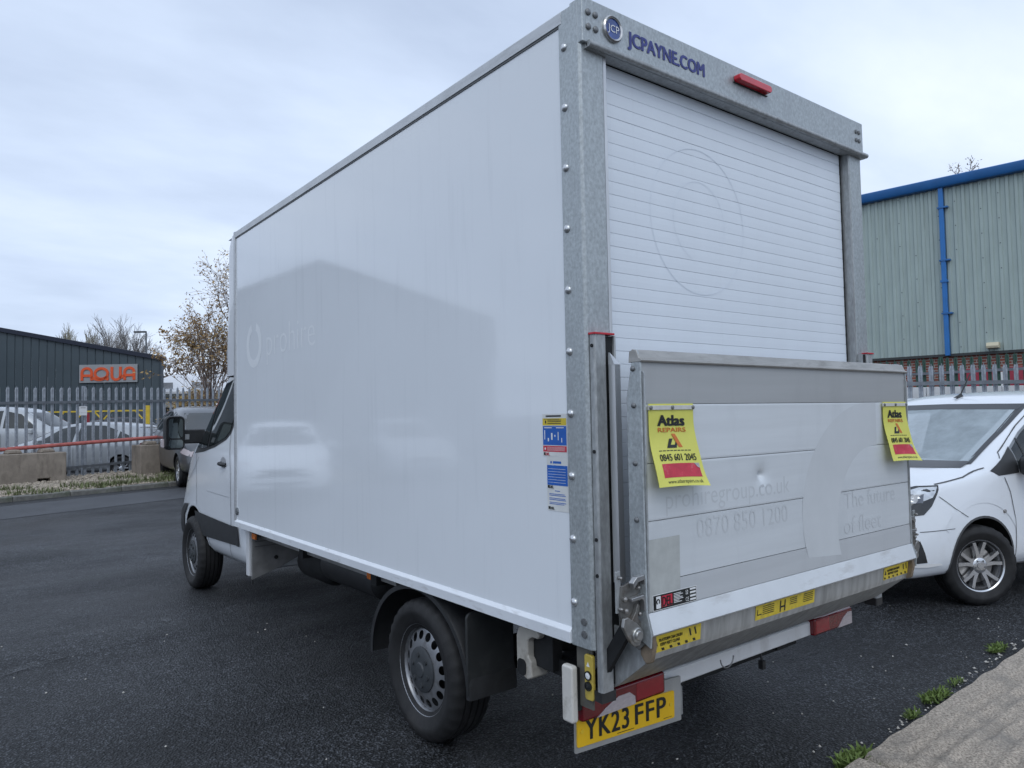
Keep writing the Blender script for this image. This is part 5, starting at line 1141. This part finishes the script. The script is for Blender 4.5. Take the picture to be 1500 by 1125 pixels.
obj('roof', MB().add([(WX-.1, -15, 7.88), (WX-.1, 22.2, 7.88), (WX+14, 22.2, 9.6), (WX+14, -15, 9.6)], [(0, 1, 2, 3)]), M('roof_grey', (.30, .31, .32), .6), wa)
obj('end_wall', MB().box(WX+.02, WX+14, 21.9, 22.1, 0, 7.6), cladm, wa)
pipe = obj('downpipe', MB().box(WX-.15, WX-.045, 6.38, 6.495, 3.0, 7.64), blued, wa, bev=.01)
for z in (7.05, 5.6, 4.15): obj('bracket', MB().box(WX-.17, WX-.03, 6.27, 6.53, z-.02, z+.02), bluem, pipe)
obj('pipe_collar', MB().box(WX-.175, WX-.03, 6.355, 6.525, 5.0, 5.06), blued, pipe)
obj('drip_flashing', MB().prism([(WX-.05, 2.98), (WX-.06, 3.05), (WX+.05, 3.05), (WX+.05, 2.98)], 'y', -14, 22), M('flashing_dark', (.06, .065, .065), .6), wa)
obj('wall_light', MB().prism([(WX-.22, 3.12), (WX-.24, 3.18), (WX-.20, 3.27), (WX-.02, 3.27), (WX-.02, 3.12)], 'y', 5.24, 5.52), M('light_cream', (.62, .56, .40), .5), wa, bev=.01)
def brick_mat():
    m = bpy.data.materials.new('brick_wall'); m.use_nodes = True; t = m.node_tree; b = t.nodes['Principled BSDF']; L = t.links.new
    tcn = t.nodes.new('ShaderNodeTexCoord'); sp_ = t.nodes.new('ShaderNodeSeparateXYZ'); L(tcn.outputs['Object'], sp_.inputs[0]); cb_ = t.nodes.new('ShaderNodeCombineXYZ'); L(sp_.outputs[1], cb_.inputs[0]); L(sp_.outputs[2], cb_.inputs[1])
    br = t.nodes.new('ShaderNodeTexBrick'); L(cb_.outputs[0], br.inputs['Vector']); br.inputs['Scale'].default_value = 1; br.inputs['Brick Width'].default_value = .225; br.inputs['Row Height'].default_value = .075; br.inputs['Mortar Size'].default_value = .010
    br.inputs['Color1'].default_value = (.25, .075, .05, 1); br.inputs['Color2'].default_value = (.18, .055, .042, 1); br.inputs['Mortar'].default_value = (.34, .31, .28, 1)
    L(br.outputs[0], b.inputs['Base Color']); b.inputs['Roughness'].default_value = .9
    bp = t.nodes.new('ShaderNodeBump'); bp.inputs['Distance'].default_value = .008; bp.invert = True; L(br.outputs['Fac'], bp.inputs['Height']); L(bp.outputs[0], b.inputs['Normal']); return m
brk = brick_mat()
obj('brick_base', MB().box(WX+.04, WX+.3, -14, 22, 0, 3.0), brk, wa)
for y in (4.65, 5.9): obj('door', MB().box(WX+.0, WX+.035, y-.55, y+.45, 0, 2.62), M('door_red', (.33, .03, .055), .5, 0, (3, .1)), wa, bev=.004)
for y in (5.32, 5.28): pass
obj('door_notice', MB().box(WX-.006, WX-.001, 5.22, 5.34, 2.0, 2.5), ink_w, wa)
obj('box_tray', MB().box(WX-.25, WX+.03, 5.16, 5.36, 1.5, 1.95), hoard, wa)

wa.location = (26.435, .812, 0); wa.rotation_euler = (0, 0, R(7.4))
# sapling on the roof line
def tree_mb(base, height, r0, seed, levels=4, spread=.55, up=.35, nch=3, trunks=1, leaf=None, leaf_n=0, droop=0., len0=.34, rmin=.004, lw=.03):
    g = random.Random(seed); tr = MB(); cw = MB(); lf = []
    def branch(p, d, L, r, lv):
        n = 4 if lv < 2 else 3; pts = [p]; rs = [r]; dd = d.copy()
        for i in range(n):
            dd = (dd+Vector((g.gauss(0, .13), g.gauss(0, .13), g.gauss(0, .08)+up*.12-(droop*.25 if lv >= levels-1 else 0)))).normalized(); p = p+dd*L/n; pts.append(p); rs.append(max(rmin, r*(1-.55*(i+1)/n)))
        (tr if lv == 0 else cw).tube(pts, rs, 6 if lv == 0 else (4 if lv < 2 else 3))
        if lv >= levels-1:
            for q in pts[1:]:
                for _ in range(leaf_n):
                    if leaf: lf.append(q+Vector((g.gauss(0, .06), g.gauss(0, .06), g.gauss(0, .06))))
        if lv >= levels: return
        k = nch+(1 if lv == 0 else 0)+(2 if lv == 0 else 0)
        for i in range(k):
            t = .30+.7*(i+.6*g.random())/k if lv == 0 else .25+.75*(i+.5)/k
            j = min(n-1, int(t*n)); q = pts[j].lerp(pts[j+1], t*n-j) if t < 1 else pts[-1]
            az = g.random()*2*PI; s_ = spread*(.7+.6*g.random()); o1 = dd.orthogonal().normalized(); o2 = dd.cross(o1)
            nd = (dd*math.cos(s_)+(o1*math.cos(az)+o2*math.sin(az))*math.sin(s_)+Vector((0, 0, up*.4))).normalized()
            branch(q, nd, L*(.62+.2*g.random())*(1.05-.35*t), max(rmin, rs[j]*.62), lv+1)
    for k in range(trunks):
        a = g.random()*6.3; d = Vector((math.cos(a)*.14*(trunks > 1), math.sin(a)*.14*(trunks > 1), 1)).normalized()
        branch(Vector(base)+Vector((g.gauss(0, .12), g.gauss(0, .12), 0))*(trunks > 1), d, height*len0*(2.1 if levels >= 3 else 1.8), r0, 0)
    lm = MB()
    for q in lf:
        a = Vector((g.gauss(0, 1), g.gauss(0, 1), g.gauss(0, 1))).normalized(); b = a.orthogonal().normalized(); w = lw*(.6+.8*g.random())
        lm.add([q-b*w*.6, q+a*w, q+b*w*.6, q-a*w], [(0, 1, 2, 3)])
    return tr, cw, lm
bark = M('bark_grey', (.115, .10, .09), .9, 0, (5, .3)); barkb = M('bark_birch', (.12, .095, .085), .85, 0, (5, .35)); twig = M('twig_brown', (.17, .13, .11), .9, 0, (3, .25)); twigg = M('twig_grey', (.25, .235, .225), .9, 0, (3, .2))
leafm = M('leaf_autumn', (.40, .27, .10), .7, 0, (1.1, .4), col2=(.24, .14, .06)); leafm2 = M('leaf_ochre', (.40, .29, .09), .7, 0, (1.4, .4), col2=(.22, .13, .05)); leafd = M('leaf_dark', (.08, .06, .035), .8)
def tree(label, base, height, r0, seed, group, tm, cm, lmm=None, **k):
    t = thing('tree', label, 'tree', base, 0, group); tr, cw, lm = tree_mb(base, height, r0, seed, **k)
    tk = obj('trunk', tr, tm, t, smooth=60, nrm=False); c = obj('crown', cw, cm, t, smooth=0, nrm=False)
    if lm.f: obj('leaves', lm, lmm, c, smooth=0, nrm=False)
    return t
gt = 'trees beyond the left fence'
tree('birch with sparse brown autumn leaves, left of the truck box front', (5.75, 24.8, .149), 5.6, .06, 21, gt, barkb, twig, leafm, levels=4, spread=.48, up=.42, nch=4, trunks=2, leaf=True, leaf_n=1, droop=.5, lw=.05, len0=.27)
tree('second birch with thin drooping twigs, rising above the front of the truck box', (8.1, 24.5, .149), 6.9, .085, 33, gt, barkb, twig, leafm, levels=4, spread=.5, up=.36, nch=4, trunks=2, leaf=True, leaf_n=1, droop=.8, lw=.045, len0=.32)
tree('shorter bushy tree with ochre leaves right of the dark building', (6.5, 29.5, .149), 3.4, .05, 8, gt, bark, twig, leafm2, levels=3, spread=.8, up=.2, nch=5, trunks=5, leaf=True, leaf_n=1, lw=.05, len0=.26)
tree('low bush of orange leaves behind the palisade fence near the cab', (4.5, 22.9, .149), 2.2, .04, 14, gt, bark, twig, leafm2, levels=3, spread=.8, up=.2, nch=4, trunks=6, leaf=True, leaf_n=1, lw=.04, len0=.28)
tree('wide bare tree behind the dark building, right one of the pair', (11.4, 75.4, .1), 13.2, .30, 5, gt, bark, twigg, levels=4, spread=.44, up=.40, nch=5, trunks=2, rmin=.010, len0=.23)
tree('smaller denser bare tree behind the dark building, left one of the pair', (8.2, 77.0, .1), 12.2, .2, 6, gt, bark, M('twig_olive', (.22, .20, .14), .9, 0, (3, .2)), levels=4, spread=.28, up=.5, nch=5, trunks=2, rmin=.012, len0=.23)
sp_ = thing('sapling', 'small leafless sapling sticking up behind the blue gutter of the warehouse', 'plant', (WX+1.2, 6.45, 8.0))
tr, cw, lm = tree_mb((WX+1.2, 6.45, 8.0), .95, .012, 4, levels=2, spread=.6, up=.3, nch=2, trunks=2, leaf=True, leaf_n=1, lw=.03, rmin=.006, len0=.3)
obj('stem', tr, bark, sp_, nrm=False); cw_ = obj('twigs', cw, twig, sp_, nrm=False); obj('leaves', lm, leafd, cw_, nrm=False)
# far brown wood
mb = MB(); g = random.Random(77)
for k in range(9000):
    u = g.random(); x = 14+u*70; y = 128-u*55+g.gauss(0, 3); top = 11.0+2.6*mnoise.noise(Vector((u*9, 1.7, 0)))+1.2*mnoise.noise(Vector((u*31, 4, 0)))
    z = 1+(top-1)*g.random()**.6; a = Vector((g.gauss(0, 1), g.gauss(0, 1), g.gauss(0, 1.4))).normalized(); b = a.orthogonal().normalized(); w = .25+.35*g.random(); p = Vector((x, y, z))
    mb.add([p-b*w*.35, p+a*w, p+b*w*.35, p-a*w], [(0, 1, 2, 3)])
obj('far_wood', mb, M('wood_brown', (.135, .10, .08), .95, 0, (.25, .35)), kind='stuff', label='far brown wood on the horizon', smooth=0, nrm=False)

# ================================================================== dark clad building with the sign
ux = Vector((.7964, -.6048, 0)); A0 = Vector((.22, 44.25, 0)); Rr = Vector((6.85, 39.3, 0)); ux = (Rr-A0).normalized(); rz = math.atan2(ux.y, ux.x); Lw = (Rr-A0).length
aq = thing('clad_building', 'dark blue grey clad building with sloping roof edge and orange sign', 'building', (A0.x, A0.y, .1), rz, local=True)
slp = (4.86-6.50)/Lw; zt_ = lambda x: 6.44+slp*x
clm = M('cladding_slate', (.062, .082, .095), .45, .1, (1, .08)); trimd = M('trim_navy', (.012, .017, .034), .4)
pw = .415; x = Lw
while x > -9:
    xa = x-pw; mb = MB(); q = []
    for xx, dy in ((xa+.006, .03), (xa+.02, 0), (x-.045, 0), (x-.028, .03), (x, .03)): q += [(xx, dy, 0), (xx, dy, zt_(xx))]
    mb.v = [Vector(p) for p in q]
    for i in range(4): mb.face((2*i, 2*i+1, 2*i+3, 2*i+2))
    obj('cladding_panel', mb, clm, aq, smooth=0); x -= pw
obj('verge_trim', MB().prism([(-9.2, zt_(-9.2)-.06), (Lw+.30, zt_(Lw+.30)-.06), (Lw+.30, zt_(Lw+.30)+.17), (-9.2, zt_(-9.2)+.17)], 'y', -.14, .1), trimd, aq, bev=.01)
obj('corner_trim', MB().box(Lw-.01, Lw+.10, -.05, .2, 0, zt_(Lw)), M('trim_slate', (.04, .055, .07), .45), aq)
zr = zt_(Lw); mb = MB().add([(Lw+.02, .12, 0), (Lw+.02, .12, zr), (Lw-8.2, 14, zr), (Lw-8.2, 14, 0)], [(0, 1, 2, 3)]); obj('return_wall', mb, clm, aq)
obj('roof', MB().add([(-9.2, .1, zt_(-9.2)), (Lw+.2, .1, zt_(Lw+.2)), (Lw-8.0, 14, zt_(Lw+.2)), (-17.2, 14, zt_(-9.2))], [(0, 1, 2, 3)]), trimd, aq)
sx0, sx1, sz0, sz1 = Lw-4.12, Lw-1.12, 3.62, 4.56
sg_ = obj('sign_board', MB().box(sx0, sx1, -.10, -.02, sz0, sz1), M('sign_grey', (.30, .31, .32), .5, 0, (4, .05)), aq, bev=.01)
lett = M('letter_orange', (.72, .10, .025), .45, 0, (6, .05)); ht = sz1-sz0
def stroke(mb, pts, w=.13, yy=-.135, th=.03):
    P_ = [Vector(p) for p in pts]; o_ = len(mb.v)
    for i, p in enumerate(P_):
        d = (P_[min(i+1, len(P_)-1)]-P_[max(i-1, 0)]).normalized(); nn = Vector((-d.y, d.x))*w/2
        for q, y in ((p+nn, yy), (p-nn, yy), (p-nn, yy+th), (p+nn, yy+th)): mb.v.append(Vector((q.x, y, q.y)))
    for i in range(len(P_)-1):
        for k in range(4): mb.face((o_+4*i+k, o_+4*i+(k+1) % 4, o_+4*i+4+(k+1) % 4, o_+4*i+4+k))
    mb.face((o_, o_+1, o_+2, o_+3)); e_ = o_+4*(len(P_)-1); mb.face((e_, e_+1, e_+2, e_+3))
    return mb
def arch(x0, x1, zb, zt, up=True):
    r = (x1-x0)/2; c = (x0+x1)/2
    return [(x0, zb)]+[(c-r*math.cos(R(a)), (zt-r*.9)+r*.9*math.sin(R(a))) for a in range(0, 181, 20)]+[(x1, zb)] if up else [(x0, zt)]+[(c-r*math.cos(R(a)), (zb+r*.9)-r*.9*math.sin(R(a))) for a in range(0, 181, 20)]+[(x1, zt)]
zb_, zt2 = sz0+.12, sz1-.19
wv = .022
def letter(lbl, strokes):
    mb = MB(); y = -.135
    for s_ in strokes: stroke(mb, s_, .135, y); y -= .004
    obj('sign_letter', mb, lett, sg_, smooth=0)
letter('A', [arch(sx0+.16, sx0+.66, zb_, zt2), [(sx0+.16, zb_+.25), (sx0+.66, zb_+.25)]])
letter('Q', [[(sx0+1.16+.33*math.cos(R(a)), (zb_+zt2)/2+.03+.27*math.sin(R(a))) for a in range(0, 361, 15)]])
letter('U', [arch(sx0+1.70, sx0+2.14, zb_+.02, zt2+.06, False)])
letter('A', [arch(sx0+2.36, sx0+2.84, zb_, zt2), [(sx0+2.36, zb_+.25), (sx0+2.84, zb_+.25)]])
letter('swoosh', [[(sx0+.60+k*.07, zb_+.20-.17*math.sin(k/13*PI)) for k in range(0, 14)]])
letter('swoosh', [[(sx0+1.28+k*.05, zb_+.13-.10*k/5) for k in range(0, 6)]])
letter('swoosh', [[(sx0+2.10+k*.05, zb_+.10+.03*k) for k in range(0, 6)]])

# yellow steel frame, bollards and lamp posts
yelm = M('frame_yellow', (.66, .47, .04), .5, 0, (5, .15))
fr_o = Vector((1.15, 33.64, .149)); fdir = Vector((4.64-1.15, 30.94-33.64, 0)); fl_ = fdir.length; yf = thing('yellow_frame', 'yellow braced steel frame standing in front of the dark building', 'frame', fr_o, math.atan2(fdir.y, fdir.x), local=True)
obj('top_rail', MB().box(0, fl_, -.03, .03, 1.93, 1.99), yelm, yf); obj('post', MB().box(fl_-.06, fl_+.10, -.08, .08, 0, 2.16), yelm, yf, label='tall thick end post')
obj('lower_rail', MB().box(2.55, fl_, -.03, .03, .78, .86), yelm, yf); obj('lower_rail', MB().box(2.3, fl_, -.03, .03, .56, .61), yelm, yf)
for x in (.62, 1.42, 2.55, fl_-.18):
    obj('upright', MB().box(x-.025, x+.025, -.025, .025, 0, 1.93), M('frame_dark', (.05, .055, .06), .6), yf)
    obj('brace', MB().obox((x+.04, 0, 1.62), (x+.34, 0, 1.94), .04, .05), yelm, yf)
    if x > 2: obj('brace', MB().obox((x-.34, 0, 1.94), (x-.04, 0, 1.62), .04, .05), yelm, yf); obj('brace', MB().obox((x+.04, 0, 1.10), (x+.34, 0, .84), .04, .05), yelm, yf); obj('brace', MB().obox((x-.34, 0, .84), (x-.04, 0, 1.10), .04, .05), yelm, yf)
obj('red_post', MB().box(1.83, 1.99, -.05, .05, .9, 1.9), M('post_red', (.30, .02, .03), .5), yf)
for k, (x, y) in enumerate(((4.95, 29.9), (5.22, 29.7))):
    bo = thing('bollard', ['thick yellow bollard right of the yellow frame, left one of two', 'thick yellow bollard right of the yellow frame, right one of two'][k], 'bollard', (x, y, .149), 0, 'yellow bollards', local=True)
    obj('tube', MB().lathe([(.001, 1.12), (.07, 1.11), (.105, 1.05), (.105, 0)], (0, 0, 0), 'z', 16), yelm, bo)
def lamp(label, x, y, z, h, heads):
    t = thing('lamp_post', label, 'lamp post', (x, y, z), math.atan2(-.61, .79), 'lamp posts far behind', local=True)
    obj('column', MB().tube([(0, 0, 0), (0, 0, h)], [.10, .06], 8), M('lamp_grey', (.12, .13, .14), .5, .4), t)
    for dx in heads: obj('lamp_head', MB().box(min(0, dx), max(0, dx), -.1, .1, h-.06, h+.06) if abs(dx) > .5 else MB().box(dx-.22, dx+.22, -.2, .1, h-.1, h+.25), M('lamp_dark', (.07, .075, .08), .5, .3), t)
lamp('tall thin street lamp right of the bare trees', 9.9, 58.3, .1, 8.35, (-.9,))
lamp('twin headed floodlight mast right of the dark building', 14.3, 75.0, .1, 6.9, (-.45, .45))
# far pale flat building
fb = thing('far_building', 'far pale flat building with white roof between the dark building and the birch', 'building', (18.5, 70.5, 0), math.atan2(-3.8, 5.1), local=True)
obj('wall', MB().box(-8, 12, 0, 12, 0, 4.1), M('far_wall', (.36, .37, .36), .7, 0, (.6, .1)), fb)
obj('roof', MB().prism([(-.3, 4.25), (-.3, 4.5), (9, 6.7), (9, 4.25)], 'x', -8.3, 12.3), M('far_roof', (.62, .63, .65), .6, 0, (.5, .08)), fb); obj('fascia', MB().box(-8.3, 12.3, -.33, -.28, 4.0, 4.30), M('far_fascia', (.10, .11, .11), .6), fb)
for k in range(5): obj('rooflight', MB().box(-6+k*3.4, -4.4+k*3.4, .4, .45, 4.8, 5.4), M('far_rooflight', (.3, .31, .33), .5), fb)
for k in range(4): obj('window', MB().box(-6+k*4, -4+k*4, -.04, .01, 1.6, 3.0), glassd, fb)

# ================================================================== unit on the other side of the yard, mirrored in the truck side
un = thing('industrial_unit', 'grey gabled industrial unit left of the yard, mirrored in the truck side', 'building', (-12.4, 31.5, .2), math.atan2(6.7, 9.0), local=True)
hw = 8.2; pr = [(-hw, 0), (hw, 0), (hw, 6.0), (0, 8.9), (-hw, 6.0)]
obj('gable_wall', MB().prism(pr, 'y', 0, .3), M('unit_grey', (.30, .32, .34), .6, 0, (.8, .08)), un); obj('side_wall', MB().box(-hw, -hw+.3, .3, 25, 0, 6), M('unit_grey', (.30, .32, .34), .6), un); obj('side_wall', MB().box(hw-.3, hw, .3, 25, 0, 6), M('unit_grey', (.30, .32, .34), .6), un)
obj('roof', MB().prism([(-hw-.2, 6.0), (0, 9.0), (hw+.2, 6.0), (hw+.2, 6.15), (0, 9.15), (-hw-.2, 6.15)], 'y', -.2, 25), M('unit_roof', (.13, .14, .15), .6), un)
obj('shutter_door', MB().box(-3, 1.5, -.05, .0, 0, 4.2), M('unit_door', (.26, .27, .28), .5), un)
